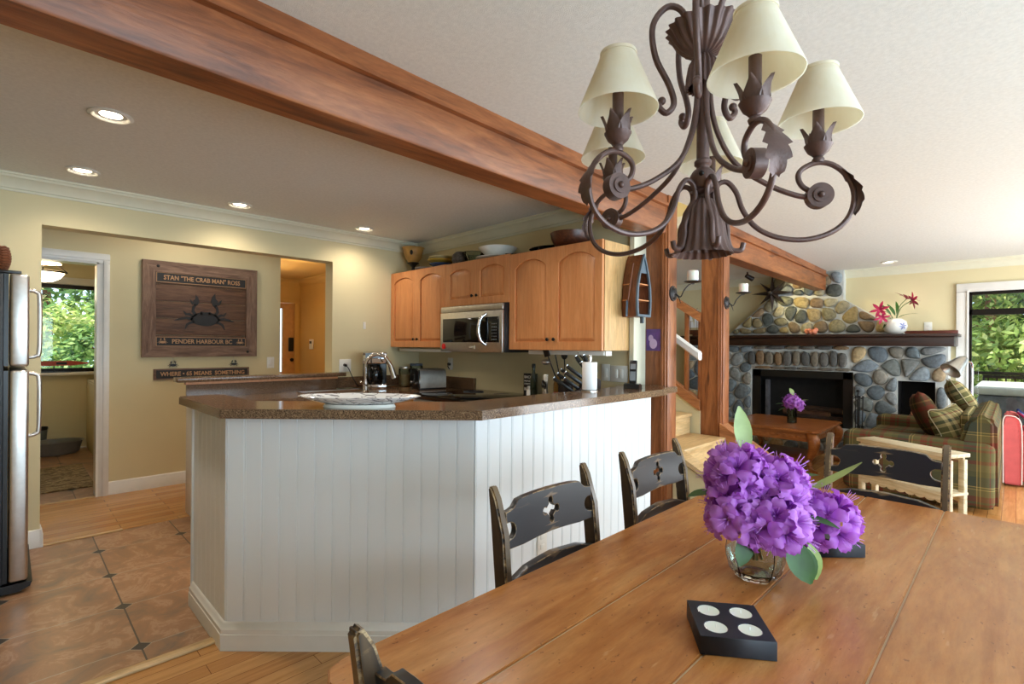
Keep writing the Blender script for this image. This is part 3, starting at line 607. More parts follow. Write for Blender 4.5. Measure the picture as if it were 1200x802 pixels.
bd = band(sg, 0, -.305, .775, .088, 'PENDER HARBOUR BC', .058, .52)
def crab(m, s, y, depth, cx=0, cz=0):
    f = lambda u, v, d: V((cx+u*s, d, cz+v*s)); y1 = y-depth
    body_ = [(.5*cos(a)*(1 if abs(cos(a)) < .95 else 1.08), .28*sin(a)*(1.15 if sin(a) > 0 else .95)) for a in [2*pi*i/28 for i in range(28)]]
    m.prism(body_, f, y1, y)
    def limb(pts, ws):
        L, R = [], []
        for i, p in enumerate(pts):
            a = pts[max(0, i-1)]; b = pts[min(len(pts)-1, i+1)]; dx, dy = b[0]-a[0], b[1]-a[1]; l = sqrt(dx*dx+dy*dy); nx, ny = -dy/l, dx/l
            L.append((p[0]+nx*ws[i], p[1]+ny*ws[i])); R.append((p[0]-nx*ws[i], p[1]-ny*ws[i]))
        for i in range(len(pts)-1): m.prism([L[i], L[i+1], R[i+1], R[i]], f, y1, y)
    for sx in (-1, 1):
        for k, (x0, z0, x1, z1, x2, z2) in enumerate(((.42, .1, .70, .20, .80, .34), (.46, .0, .85, .02, 1.12, -.07), (.40, -.1, .66, -.22, .74, -.42))):
            limb([(sx*x0, z0), (sx*(x0*.4+x1*.6), z0*.3+z1*.7+.04), (sx*x1, z1), (sx*(x1+x2)/2, (z1+z2)/2), (sx*x2, z2)], [.05, .05, .045, .03, .006])
        limb([(sx*.34, .16), (sx*.46, .34), (sx*.44, .5), (sx*.36, .62)], [.06, .055, .045, .05])
        f1 = [(.30, .58), (.22, .74), (.26, .92), (.36, 1.06), (.38, .86), (.44, .80), (.46, .66), (.40, .56)]; f2 = [(.44, .70), (.58, .84), (.56, .72), (.48, .60)]
        sc_ = 1.15 if sx > 0 else .95
        m.prism([(sx*(.36+(a-.36)*sc_), .58+(b-.58)*sc_) for a, b in f1][::sx], f, y1, y); m.prism([(sx*(.36+(a-.36)*sc_), .58+(b-.58)*sc_) for a, b in f2][::sx], f, y1, y)
        m.prism([(sx*.1, .2), (sx*.14, .34), (sx*.18, .34), (sx*.2, .2)][::sx], f, y1, y)
    return m
crab(MB(), .235, -.0205, .006, .02, -.085).obj('crab_cutout', m_sblack, sg, smooth=False)
for x in (-.335, .335): crab(MB(), .038, -.0305, .003, x, -.312).obj('crab_emblem', m_letter, bd, smooth=False)
ls = thing('lettered_sign', 'long narrow black sign hung below the crab sign on two hooks', 'sign', (1.385, Y0, 1.062))
box((-.415, -.022, -.052), (.415, -.006, .052), .003).obj('backing_board', m_barn, ls)
band(ls, 0, 0, .79, .078, 'WHERE \u2022 65 MEANS  SOMETHING', .055, .73, -.030, False)
for x in (-.26, .27):
    h = thing('crab_hook', 'small iron crab hook above the %s end of the lettered sign' % ('left' if x < 0 else 'right'), 'hook', (1.385+x, Y0, 1.145))
    crab(MB(), .042, -.012, .008, 0, 0).obj('crab_figure', m_iron, h, smooth=False)
    MB().tube([(-.012, -.01, .0), (0, -.006, .085), (.012, -.01, .0)], .0018, 5, 1).cyl((0, -.001, .085), (0, -.012, .085), .004, n=8).obj('wire_hanger', m_steel, h)
def plate(name, label, c, normal, w_, h_, sockets=0, rockers=0, cat='wall plate', group=None):
    """switch or outlet plate on a wall; normal is -x or -y"""
    t = thing(name, label, cat, c, radians(-90) if normal == 'x' else 0, group); box((-w_/2, -.008, -h_/2), (w_/2, -.0005, h_/2), .004).obj('cover', m_plate, t)
    for i in range(sockets): z = (i-.5)*.045 if sockets > 1 else 0; box((-.017, -.0105, z-.015), (.017, -.008, z+.015), .004).obj('socket', m_ceramic, t)
    for i in range(rockers): x = (i-(rockers-1)/2)*.046; box((x-.015, -.0125, -.032), (x+.015, -.008, .032), .003).obj('rocker', m_ceramic, t)
    return t
plate('switch_plate', 'single white switch on the cream wall right of the crab sign', (2.02, Y0, 1.155), 'y', .075, .12, rockers=1)
plate('wall_outlet', 'white wall outlet with black plug behind the coffee maker', (2.30, 4.57, 1.155), 'y', .12, .12, sockets=2)
plate('wall_outlet', 'white wall outlet with toaster cord under the microwave', (3.15, 4.02, 1.17), 'x', .075, .12, sockets=2)
plate('switch_plate', 'narrow white plate just right of the paper towel holder', (3.15, 2.16, 1.16), 'x', .075, .125, rockers=1)
plate('switch_plate', 'wide three gang switch plate behind the cordless phone', (3.15, 2.045, 1.155), 'x', .15, .12, rockers=2)
plate('wall_outlet', 'white outlet on the cream wall above the mantel right end', (8.25, .80, 1.63), 'x', .08, .125, sockets=2)
plate('wall_hook_plate', 'small white hook plate high on the plain kitchen wall', (2.50, 4.57, 1.545), 'y', .03, .07, cat='hook')
t = thing('thermostat', 'small thermostat in the golden hallway beside the door', 'thermostat', (3.49, 8.05, 1.36), radians(-90)); box((-.06, -.03, -.08), (.06, -.001, .08), .008).obj('housing', m_plate, t); box((-.035, -.035, .01), (.035, -.03, .05)).obj('display', m_black, t)

# ============================================================ ON THE LOWER COUNTER
fc = thing('kitchen_faucet', 'tall arched chrome kitchen faucet with pull down spray head', 'faucet', (2.215, 4.02, .94))
MB().lathe([(.028, 0), (.03, .008), (.024, .02), (.022, .08), (.016, .1), (.014, .12)]).obj('base', m_chrome, fc)
dv = V((1, -.75, 0)).normalized(); pts = [V((0, 0, .1)), V((0, 0, .18)), V((0, 0, .26))]+[dv*(.105-.105*cos(a))+V((0, 0, .26+.105*sin(a))) for a in [pi*k/8 for k in range(1, 7)]]
pts = [V((0, 0, .05)), V((0, 0, .15)), V((0, 0, .23))]+[dv*(.10*(1-cos(a)))+V((0, 0, .23+.10*sin(a))) for a in [radians(22.5*k) for k in range(1, 8)]]
MB().tube([p for p in pts], .0155, 14).obj('spout', m_chrome, fc)
p = pts[-1]; q = p+V((0, 0, -.035))+dv*.02; MB().tube([p, q], .019, 14, 1).tube([q, q+V((0, 0, -.11))+dv*.035], [.021, .027], 14, 1).obj('spray_head', m_chrome, fc)
MB().tube([(0, -.02, .06), (-.04, -.05, .075), (-.09, -.08, .10)], .007, 8).obj('lever', m_chrome, fc)
sk = thing('kitchen_sink', 'dark undermount sink set in the lower counter before the faucet', 'sink', (2.05, 4.2, .94)); MB().box((-.28, -.18, .0005), (.28, -.17, .004)).box((-.28, .17, .0005), (.28, .18, .004)).box((-.28, -.18, .0005), (-.27, .18, .004)).box((.27, -.18, .0005), (.28, .18, .004)).obj('rim', m_steel, sk)
cm = thing('coffee_maker', 'black and chrome drip coffee maker against the cream wall', 'coffee maker', (2.50, 4.36, .94), radians(-30))
box((-.11, -.12, 0), (.11, .13, .045), .012).obj('base', m_chrome, cm); box((-.11, .02, .04), (.11, .13, .345), .01).obj('water_tank', m_black, cm); box((-.11, -.12, .235), (.11, .05, .345), .012).obj('brew_head', m_chrome, cm)
box((-.085, -.122, .29), (.085, -.116, .335), .002).obj('display', plain('blue_grey_screen', (150, 176, 200), .2), cm)
MB().lathe([(.001, .0), (.065, .0), (.075, .03), (.075, .12), (.055, .165), (.05, .18)], (0, -.045, .047)).obj('carafe', m_blackglass, cm)
MB().tube([(-.04, -.10, .19), (-.05, -.15, .18), (-.05, -.155, .09), (-.04, -.11, .07)], .008, 8).obj('carafe_handle', m_black, cm)
MB().tube([(2.29, 4.555, 1.16), (2.27, 4.49, 1.15), (2.26, 4.47, 1.06), (2.30, 4.46, .96), (2.34, 4.50, .952)], .004, 6).cyl((2.29, 4.562, 1.16), (2.29, 4.535, 1.16), .014, n=10); cmc = MB().tube([(2.29, 4.555, 1.16), (2.30, 4.50, 1.13), (2.33, 4.47, 1.04), (2.40, 4.50, .953)], .0045, 6).cyl((2.29, 4.560, 1.16), (2.29, 4.53, 1.155), .014, n=10)
tag(cmc.obj('power_cord', m_black), 'black power cord plugged in left of the coffee maker', 'cord')
def jar(loc, r, h, fill, label, name='storage_jar', body=None, cap=None):
    t = thing(name, label, 'jar', loc); MB().lathe([(r*.2, .002), (r, .004), (r, h*.86), (r*.88, h*.92), (r*.88, h*.93)]).obj('glass_body', body or m_jar, t)
    if fill: MB().lathe([(.0005, .006), (r*.94, .006), (r*.94, h*.6), (.0005, h*.62)]).obj('contents', fill, t)
    MB().lathe([(.0005, h), (r*.9, h), (r*.96, h*.985), (r*.96, h*.9)]).obj('lid', cap or m_steel, t)
jar((2.82, 4.34, .94), .058, .20, plain('pasta_beige', (206, 176, 132), .8, var=.3), 'clear glass jar of beige dry food left of the toaster')
jar((3.0, 4.40, .94), .068, .225, plain('blue_grey_label', (160, 172, 180), .6), 'wider blue lidded jar in the counter corner behind', 'canister', cap=plain('slate_blue_lid', (70, 82, 100), .4))
ts = thing('toaster', 'two slot brushed steel toaster beside the black cooktop', 'toaster', (2.83, 3.96, .94), radians(-10))
prof = [(-.09, .015), (-.09, .14), (-.075, .18), (-.04, .192), (.04, .192), (.075, .18), (.09, .14), (.09, .015)]
MB().prism(prof, lambda u, v, d: V((d, -u, v)), -.125, .15).obj('shell', m_steel, ts)
MB().prism([(a*.93, b*.97) for a, b in prof], lambda u, v, d: V((d, -u, v)), -.135, -.124).obj('end_panel', m_black, ts)
MB().prism([(a*1.04, b*1.02) for a, b in prof], lambda u, v, d: V((d, -u, v)), -.128, -.120).obj('rim', m_chrome, ts)
for y in (-.045, .045): MB().cyl((-.136, y, .06), (-.155, y, .06), .016).obj('dial', m_chrome, ts)
MB().box((-.139, -.006, .05), (-.135, .006, .15)).obj('lever_slot', m_chrome, ts); MB().box((-.15, -.018, .125), (-.136, .018, .137), .003).obj('lever', m_black, ts)
for y in (-.03, .03): box((-.09, y-.012, .1905), (.12, y+.012, .1935)).obj('bread_slot', m_black, ts)
MB().box((-.12, -.085, 0), (.145, .085, .016), .004).obj('foot_base', m_black, ts)
tag(MB().tube([(3.145, 4.02, 1.165), (3.11, 4.0, 1.17), (3.07, 3.96, 1.15), (3.04, 3.90, 1.125)], .005, 6).cyl((3.14, 4.02, 1.165), (3.115, 4.01, 1.168), .014, n=10).obj('power_cord', m_black), 'black toaster cord plugged into the outlet below the microwave', 'cord')

# right-hand counter group
bs = thing('word_sign', 'small black block sign with white words beside the cooktop', 'sign', (3.08, 2.86, .94), radians(-80)); box((-.06, -.015, 0), (.06, .015, .185), .003).obj('block', m_sblack, bs)
for i, (tx, z, s) in enumerate((('BACON', .155, .032), ('MAKES', .122, .018), ('EVERYTHING', .098, .018), ('BETTER', .055, .034))):
    MB().add(text_mesh(tx, s, .002, .10), Matrix.Translation((0, -.016, z)) @ Matrix.Rotation(radians(90), 4, 'X')).obj('lettering', m_ceramic, bs, smooth=False)
def bottle(name, label, loc, prof, mt, capm, capz, cat='bottle'):
    t = thing(name, label, cat, loc); MB().lathe(prof).obj('body', mt, t); r, z0, z1 = capz; MB().lathe([(r, z0), (r, z1-.004), (r*.8, z1), (.0005, z1)]).obj('cap', capm, t)
bottle('oil_bottle', 'tall dark oil bottle beside the word sign', (2.90, 2.66, .94), [(.0005, 0), (.028, .002), (.028, .15), (.02, .19), (.012, .21), (.012, .25)], plain('dark_bottle_glass', (24, 34, 20), .08), m_black, (.015, .245, .275))
bottle('pepper_mill', 'slim steel pepper mill right of the dark oil bottle', (2.86, 2.50, .94), [(.0005, 0), (.024, .002), (.024, .06), (.017, .075), (.017, .15)], m_steel, m_ceramic, (.018, .15, .20), 'mill')
bottle('salt_shaker', 'small white salt shaker before the word sign', (2.88, 2.69, .94), [(.0005, 0), (.02, .002), (.02, .06), (.015, .075)], m_ceramic, m_steel, (.016, .075, .10), 'shaker')
bottle('sauce_bottle', 'amber sauce bottle with red label behind the pepper mill', (3.02, 2.52, .94), [(.0005, 0), (.03, .002), (.03, .12), (.02, .16), (.013, .18)], plain('amber_sauce', (120, 84, 30), .15), plain('yellow_cap', (190, 170, 60), .4), (.015, .18, .20))
MB().lathe([(.031, .02), (.031, .06)], (3.02, 2.52, .94)).obj('label_band', plain('red_label', (170, 40, 36), .5), None)
lb = bpy.data.objects['label_band']; lb.parent = bpy.data.objects.get('sauce_bottle'); lb.location = (0, 0, 0); 
for v in lb.data.vertices: v.co -= V((3.02, 2.52, .94))
uc = thing('utensil_crock', 'dark crock behind the knife block, full of cooking utensils', 'crock', (2.95, 2.38, .94)); MB().lathe([(.0005, .0), (.05, .002), (.055, .08), (.055, .15), (.05, .15), (.048, .02)]).obj('crock', m_iron, uc)
for i, (dx, dy, h, kind, l) in enumerate(((-.10, .10, .34, 'spatula', 'black spatula leaning furthest left in the utensil crock'), (-.04, .09, .40, 'spatula', 'black slotted turner, tallest in the utensil crock'), (-.02, .14, .27, 'ladle', 'steel ladle with round bowl in the utensil crock'), (.03, .04, .33, 'spoon', 'dark serving spoon upright in the utensil crock'))):
    t = thing(kind, l, 'utensil', (2.95, 2.38, .96)); top_ = V((dx, dy, h)); MB().cyl((dx*.1, dy*.1, .0), top_, .005, n=8).obj('handle', m_black if kind != 'ladle' else m_steel, t)
    if kind == 'ladle': MB().sph(top_+V((-.01, .03, 0)), .038, (1, 1, .6)).obj('bowl', m_steel, t)
    elif kind == 'spoon': MB().sph(top_, .03, (.5, 1, 1.3)).obj('bowl', m_black, t)
    else: d = top_.normalized(); MB().obox(top_+d*.03, (.008, .055, .11), (dy*2.2*-1, dx*2.0, 0), .003).obj('blade', m_black, t)
kb = thing('knife_block', 'dark knife block packed with black handled knives, beside the paper towels', 'knife block', (2.89, 2.11, .94), radians(135))
MB().prism([(-.06, 0), (.13, 0), (.13, .06), (.0, .22), (-.06, .18)], lambda u, v, d: V((u, d, v)), -.075, .075).obj('block', plain('dark_block_wood', (50, 34, 26), .5), kb)
for r in range(6):
    for c_ in range(3):
        s_ = V((.11-.030*r, -.045+.045*c_, .085+.028*r)); d = V((.82, 0, .57)) if r < 4 else V((.62, 0, .78)); L = .13+.025*((r+c_) % 3)
        k_ = MB().obox(s_+d*L*.55, (L, .016, .024), (0, -math.atan2(d.z, d.x), 0), .005).obj('knife_handle', m_black, kb)
        MB().obox(s_+d*(L*1.05), (.006, .0165, .0245), (0, -math.atan2(d.z, d.x), 0), .001).obj('steel_cap', m_chrome, k_)
sc = thing('kitchen_shears', 'black handled kitchen shears lying before the knife block', 'scissors', (2.74, 2.42, .94), .5)
MB().tube([(.03*cos(a), 0, .14+.024*sin(a)) for a in [2*pi*k/12 for k in range(12)]], .006, 6, 2, True).tube([(.03*cos(a)+.055, 0, .125+.024*sin(a)) for a in [2*pi*k/12 for k in range(12)]], .006, 6, 2, True).obj('finger_loops', m_black, sc)
MB().obox((.01, 0, .06), (.014, .004, .13), (0, .2, 0)).obox((.04, 0, .055), (.014, .004, .13), (0, -.2, 0)).obj('blades', m_steel, sc)
pt = thing('paper_towel_holder', 'white paper towel roll on a steel holder, standing on bar top', 'paper towel holder', (2.51, 1.84, 1.08))
MB().lathe([(.0005, 0), (.05, 0), (.05, .006), (.02, .01), (.0005, .01)], n=32).obj('base', m_steel, pt)
MB().lathe([(.02, .010), (.043, .010), (.045, .014), (.045, .172), (.043, .176), (.015, .176)], n=40).obj('paper_roll', m_paper, pt)
MB().cyl((0, 0, .0), (0, 0, .18), .008).lathe([(.011, .176), (.012, .19), (.014, .215), (.011, .221), (.0005, .222)]).obj('post', m_chrome, pt)
ph = thing('cordless_phone', 'black cordless phone standing in its charger at the bar end', 'phone', (2.885, 1.77, 1.08), radians(-70))
MB().prism([(-.05, 0), (.05, 0), (.045, .02), (-.01, .035), (-.045, .03)], lambda u, v, d: V((d, u, v)), -.05, .05).obj('charging_base', m_black, ph)
h = MB().box((-.024, -.012, 0), (.024, .012, .165), .008); bmesh.ops.transform(h.b, matrix=Matrix.Translation((0, .0, .02)) @ Matrix.Rotation(radians(-9), 4, 'X'), verts=h.b.verts); h = h.obj('handset', m_black, ph)
k = MB().box((-.018, -.0145, .03), (.018, -.0115, .09)).box((-.017, -.0145, .105), (.017, -.0115, .14)); bmesh.ops.transform(k.b, matrix=Matrix.Translation((0, 0, .02)) @ Matrix.Rotation(radians(-9), 4, 'X'), verts=k.b.verts); k.obj('keypad', plain('grey_phone_face', (128, 132, 136), .35), h)
# platter on the bar: long oval dish on an oval foot, grey fronds painted on
pl = thing('oval_platter', 'long white oval platter with grey frond pattern on the bar top', 'platter', (1.085, 2.02, 1.08), radians(-45))
t = NT('frond_glaze'); f = t.noise(t.coord((1, 2.2, 1)), 11, 1, .4, 2.2); t.base(t.ramp(f, [(.55, (234, 234, 232)), (.57, (120, 118, 122)), (.62, (150, 146, 150)), (.635, (234, 234, 232))])); t.rm(.12)
MB().lathe([(.0005, .012), (.12, .013), (.19, .026), (.262, .048), (.266, .050), (.262, .052), (.19, .032), (.12, .021), (.0005, .020)], n=48, sc=(1, .42)).obj('dish', t.m, pl)
MB().lathe([(.0005, .0), (.155, .0), (.158, .004), (.150, .016)], n=48, sc=(1, .42)).obj('foot', m_ceramic, pl)

# ============================================================ ON TOP OF THE CABINETS
gb = thing('goblet_urn', 'tan footed goblet urn with dark stem in the cabinet corner', 'urn', (2.96, 4.41, 2.085))
MB().lathe([(.02, .10), (.05, .12), (.085, .17), (.10, .23), (.105, .262), (.115, .272), (.095, .272), (.085, .2), (.04, .13)]).obj('cup', plain('tan_glaze', (176, 134, 70), .5, var=.2), gb)
MB().lathe([(.0005, 0), (.06, .0), (.055, .015), (.02, .04), (.016, .07), (.03, .09), (.062, .115), (.04, .125)]).obj('stem', m_iron, gb)
MB().sph((-.07, -.07, .21), .026, (.6, .6, 1)).obj('medallion', m_iron, gb)
for i, (z, r, m_, l) in enumerate(((0, .13, (150, 160, 176), 'pale blue dish lowest in the cabinet top stack'), (.022, .115, (66, 92, 140), 'blue glazed dish in the middle of the cabinet top stack'), (.058, .135, (206, 172, 70), 'yellow serving dish near the top of the stack'), (.088, .12, (222, 206, 160), 'pale yellow dish topmost of the stack'))):
    x = thing('stacked_dish', l, 'dish', (2.96, 3.93 if i else 4.14, 2.085+z)); MB().lathe([(.0005, .0), (r*.6, .0), (r, .024), (r*1.02, .03), (r*.97, .03), (r*.6, .008), (.0005, .008)]).obj('dish', plain('glaze_%d' % i, m_, .2), x)
gp = MB().lathe([(.0005, 0), (.055, .0), (.085, .05), (.075, .10), (.045, .125), (.035, .12), (.06, .09)], (2.93, 3.60, 2.08)); tag(gp.obj('round_pot', plain('speckled_grey_pot', (92, 82, 74), .6, var=.5, scale=60)), 'round speckled grey pot over the microwave cabinet', 'pot')
gbw = MB().lathe([(.0005, 0), (.06, .0), (.10, .09), (.105, .10), (.098, .098), (.055, .008), (.0005, .006)], (2.94, 3.43, 2.08)); tag(gbw.obj('glass_bowl', m_jar), 'clear glass bowl between grey pot and white bowl', 'bowl')
wb_ = thing('serving_bowl', 'wide white serving bowl stacked on a white plate', 'bowl', (2.98, 3.16, 2.106)); MB().lathe([(.0005, 0), (.08, .0), (.16, .07), (.168, .085), (.16, .083), (.08, .012), (.0005, .01)], n=40).obj('bowl', m_ceramic, wb_)
wp = MB().lathe([(.0005, 0), (.10, .0), (.19, .02), (.19, .024), (.10, .008), (.0005, .008)], (2.98, 3.16, 2.081), 40); tag(wp.obj('dinner_plate', m_ceramic), 'white plate underneath the wide serving bowl', 'plate')
tr = thing('serving_tray', 'shallow black tray leaning on the cabinet top beside the bowl', 'tray', (2.99, 2.75, 2.076)); MB().obox((0, 0, .02), (.28, .36, .01), (0, -.12, 0), .004).obox((0, .18, .028), (.28, .012, .03), (0, -.12, 0), .003).obox((0, -.18, .028), (.28, .012, .03), (0, -.12, 0), .003).obj('tray_pan', m_black, tr)
tr2 = thing('glass_platter', 'oval dark glass platter rim showing above the black tray', 'platter', (3.03, 2.66, 2.115)); MB().lathe([(.0005, 0), (.08, .0), (.12, .015), (.12, .02), (.08, .006), (.0005, .005)], sc=(.8, 1.3)).obj('platter', m_blackglass, tr2)
MB().lathe([(.0005, 0), (.09, .0), (.125, .03), (.15, .08), (.158, .122), (.150, .122), (.13, .06), (.07, .015), (.0005, .012)], n=40).obj('wooden_bowl', m_bowl); o = bpy.data.objects['wooden_bowl']; o.location = (2.98, 2.36, 2.072); tag(o, 'large dark turned wooden bowl on the right wall cabinet', 'bowl')
# model boat shelf fixed on the cabinet side (faces -y)
bo = thing('boat_shelf', 'upright wooden model boat shelf with blue rim and thwarts', 'model boat', (3.10, 1.95, 1.56))
m_blue = plain('worn_blue_paint', (84, 100, 112), .5, var=.2)
hp = [(.0, .43), (.026, .38), (.062, .29), (.086, .20), (.093, .12), (.090, .05), (.084, .0)]
outer = [(-a, b) for a, b in [(a, b) for a, b in hp]+[(-a, b) for a, b in hp[::-1]][:-1]]; inn2 = [(a*.84, .014+b*.92) for a, b in outer]
MB().add(curve_mesh([outer, inn2], .012, .0015), Matrix.Translation((0, -.13, 0)) @ Matrix.Rotation(radians(90), 4, 'X')).obj('rim', m_blue, bo)
hu = MB(); sec = []
for k, (yy, s_) in enumerate(((-.125, .98), (-.08, .97), (-.035, .88), (-.002, .74))): sec.append([hu.b.verts.new(V((a*s_, yy, b))) for a, b in outer])
for i in range(len(sec)-1):
    n = len(outer)
    for j in range(n): hu.b.faces.new((sec[i][j], sec[i][(j+1) % n], sec[i+1][(j+1) % n], sec[i+1][j]))
hu.b.faces.new(sec[-1]); hu.obj('hull', m_boat, bo, angle=60)
for z, w_ in ((.11, .084), (.22, .074)): box((-w_, -.125, z), (w_, -.01, z+.007)).obj('thwart', m_cab, bo)
MB().prism([(-.054, .30), (.054, .30), (.0, .42)], lambda u, v, d: V((u, d, v)), -.128, -.120).obj('bow_deck', m_blue, bo)
box((-.008, -.13, -.045), (.008, -.105, .0), .003).obj('rudder', m_blue, bo)
oar = thing('model_oar', 'small blue tipped oar leaning on the boat shelf side', 'oar', (3.0, 1.95, 1.56)); MB().cyl((.012, -.10, .36), (-.006, -.07, .10), .004, n=8).obj('shaft', m_boat, oar); MB().obox((-.010, -.066, .055), (.022, .005, .11), (0, .06, 0), .002).obj('blade', m_blue, oar)
ph = thing('photograph', 'small purple toned photo pinned to the left wooden post', 'photo', (3.289, 1.85, 1.325), radians(-90))
MB().box((-.056, -.003, 0), (.056, -.001, .155)).obj('print', plain('purple_print', (86, 50, 120), .3, var=.35, scale=20), ph); MB().sph((.0, -.003, .05), .03, (1, .08, 1.2)).sph((-.02, -.003, .09), .02, (1, .08, 1.2)).obj('figures', plain('lilac_figures', (190, 160, 196), .4), ph)
def sconce(loc, label, lc_):
    s = thing('candle_sconce', label, 'sconce', loc)
    MB().lathe([(.0005, .022), (.02, .020), (.04, .012), (.044, .008), (.052, .008), (.056, 0)], M=Matrix.Rotation(radians(90), 4, 'X'), n=24).obj('wall_disc', m_iron, s)
    MB().tube([(0, -.02, 0), (.015, -.05, -.025), (.02, -.075, .02), (.045, -.10, .06), (.10, -.11, .072)], .0045, 8).tube([(.0, -.02, 0), (.01, -.04, -.03), (.02, -.05, -.07)], [.005, .004, .002], 6).obj('arm', m_iron, s)
    MB().lathe([(.0005, .078), (.04, .078), (.06, .084), (.06, .087), (.04, .082), (.0005, .082)], (.08, -.11, 0), 28).obj('drip_plate', m_iron, s)
    c = MB().lathe([(.0005, 0), (.038, 0), (.038, .076), (.034, .079), (.0005, .078)], n=28).cyl((0, 0, .07), (0, 0, .088), .0015, n=6).obj('pillar_candle', m_candle); c.location = V(loc)+V((.08, -.11, .0825)); tag(c, lc_, 'candle')
sconce((3.37, 1.745, 1.735), 'dark iron candle sconce on the left wooden post', 'white pillar candle on the left post sconce')
sconce((4.35, 1.76, 1.735), 'dark iron candle sconce on the right wooden post', 'white pillar candle on the right post sconce')
# ============================================================ STAIRCASE
st = thing('staircase', 'maple staircase rising between the two wooden posts', 'staircase')
zs = [(.20, 1.12), (.40, 1.43), (.60, 1.74), (.775, 2.03), (.95, 2.32), (1.125, 2.61), (1.30, 2.90), (1.475, 3.19), (1.65, 3.48)]
for i, (z, y) in enumerate(zs):
    yn = zs[i+1][1] if i+1 < len(zs) else y+.3
    box((3.47, y-.022, z-.028), (4.255, yn+.01, z), .006).obj('tread', m_maple, st); box((3.475, y, (zs[i-1][0] if i else 0)), (4.25, y+.018, z-.028)).obj('riser', m_maple, st, smooth=False)
sx = lambda u, v, x: V((x, u, v))
def slab_x(poly, x0, x1, name, mt, par, **k): return MB().prism(poly, sx, x0, x1).obj(name, mt, par, smooth=False, **k)
slab_x([(1.02, 0), (1.02, .19), (1.74, .565), (1.74, 0)], 3.38, 3.468, 'knee_wall', m_wall, st)
slab_x([(.98, .19), (.98, .225), (1.83, .665), (1.83, .63)], 3.355, 3.482, 'knee_cap', m_maple, st)
slab_x([(1.06, 0), (1.06, .18), (1.76, .60), (1.76, 0)], 4.285, 4.36, 'knee_wall', m_wall, st)
slab_x([(1.02, .15), (1.02, .25), (1.775, .71), (1.775, .60)], 4.262, 4.40, 'knee_cap', m_firy, st)
# wooden guard rail rising on the living room side
gr = 0.64
def gz(y, z0, y0=1.95): return z0+(y-y0)*gr
slab_x([(1.95, gz(1.95, .80)), (1.95, gz(1.95, .89)), (3.9, gz(3.9, .89)), (3.9, gz(3.9, .80))], 4.25, 4.33, 'stringer_cap', m_firy, st)
slab_x([(1.95, 0), (1.95, gz(1.95, .80)), (3.9, gz(3.9, .80)), (3.9, 0)], 4.27, 4.32, 'stringer_skirt', m_wall, st)
slab_x([(1.95, gz(1.95, 1.57)), (1.95, gz(1.95, 1.645)), (3.0, gz(3.0, 1.645)), (3.0, gz(3.0, 1.57))], 4.262, 4.325, 'guard_rail', m_firy, st)
for i in range(7):
    y = 2.085+i*.14; box((4.28, y-.018, gz(y, .87)), (4.31, y+.018, gz(y, 1.60)), .003).obj('baluster', m_firz, st)
box((4.275, 1.95, .8), (4.315, 1.975, 1.60), .003).obj('newel_strip', m_firz, st)
hr = thing('handrail', 'white sloping handrail on the wall beside the stairs', 'handrail', (3.5, 1.60, 1.29))
m = MB(); m.sweep([(-.028, -.02), (-.02, -.03), (.02, -.03), (.028, -.02), (.028, .02), (.015, .032), (-.015, .032), (-.028, .02)], (0, 0, 0), (0, 2.2, 1.5), (1, 0, 0)); m.obj('rail', m_trim, hr)
for y in (.5, 1.6): MB().tube([(0, y, y*.68-.03), (-.02, y, y*.68-.07), (-.078, y, y*.68-.07)], .008, 6, 2).obj('bracket', m_steel, hr)

# ============================================================ DINING TABLE AND CHAIRS
tb = thing('dining_table', 'long honey pine plank dining table with worn scarred top', 'table', (1.415, .42, 0))
tp = MB(); seams = [.48, .24, .005, -.235, -.48]
for i in range(4):
    y1, y0 = seams[i]-.0018, seams[i+1]+.0018; r = .05
    if i == 0: poly = [(-1.015, y0), (1.015, y0), (1.015, y1-r), (1.015-r*.3, y1-r*.3), (1.015-r, y1), (-1.015+r, y1), (-1.015+r*.3, y1-r*.3), (-1.015, y1-r)]
    elif i == 3: poly = [(-1.015, y0+r), (-1.015+r*.3, y0+r*.3), (-1.015+r, y0), (1.015-r, y0), (1.015-r*.3, y0+r*.3), (1.015, y0+r), (1.015, y1), (-1.015, y1)]
    else: poly = [(-1.015, y0), (1.015, y0), (1.015, y1), (-1.015, y1)]
    b2 = MB().prism(poly, lambda u, v, d: V((u, v, d)), .722, .76); bmesh.ops.bevel(b2.b, geom=[e for e in b2.b.edges if abs(e.verts[0].co.z-e.verts[1].co.z) < .001], offset=.003, segments=2, affect='EDGES')
    me = bpy.data.meshes.new('x'); b2.b.to_mesh(me); tp.b.from_mesh(me)
t = NT('worn_pine_top'); oc = t.coord((.9, 6, 6)); f = t.noise(oc, 1.6, 6, .6, 1.0); f2 = t.noise(t.coord((1, 5, 1)), 9, 6, .7); dn = t.noise(t.coord((1, 1.8, 1)), 55, 3, .55); dn2 = t.noise(t.coord((.6, 3, 1), loc=(4, 2, 0)), 16, 3, .5); big = t.noise(t.coord((1, 1, 1)), 2.2, 3)
c = t.ramp(f, [(.28, (174, 106, 50)), (.5, (200, 134, 74)), (.74, (218, 160, 98))]); c = t.mix(c, t.ramp(f2, [(.3, (205, 196, 190)), (.65, (255, 255, 255))]), .7, 'MULTIPLY')
c = t.mix(c, t.ramp(big, [(.35, (214, 200, 190)), (.6, (255, 255, 255))]), .6, 'MULTIPLY')
c = t.mix(c, (84, 50, 30), t.ramp(dn, [(.665, (0, 0, 0)), (.70, (200, 200, 200))])); c = t.mix(c, (222, 176, 124), t.ramp(dn2, [(.68, (0, 0, 0)), (.73, (150, 150, 150))]))
t.base(c); t.rm(.27); t.bump(f2, .12, .004); m_ttop = t.m
tp.obj('tabletop', m_ttop, tb)
sf = MB()
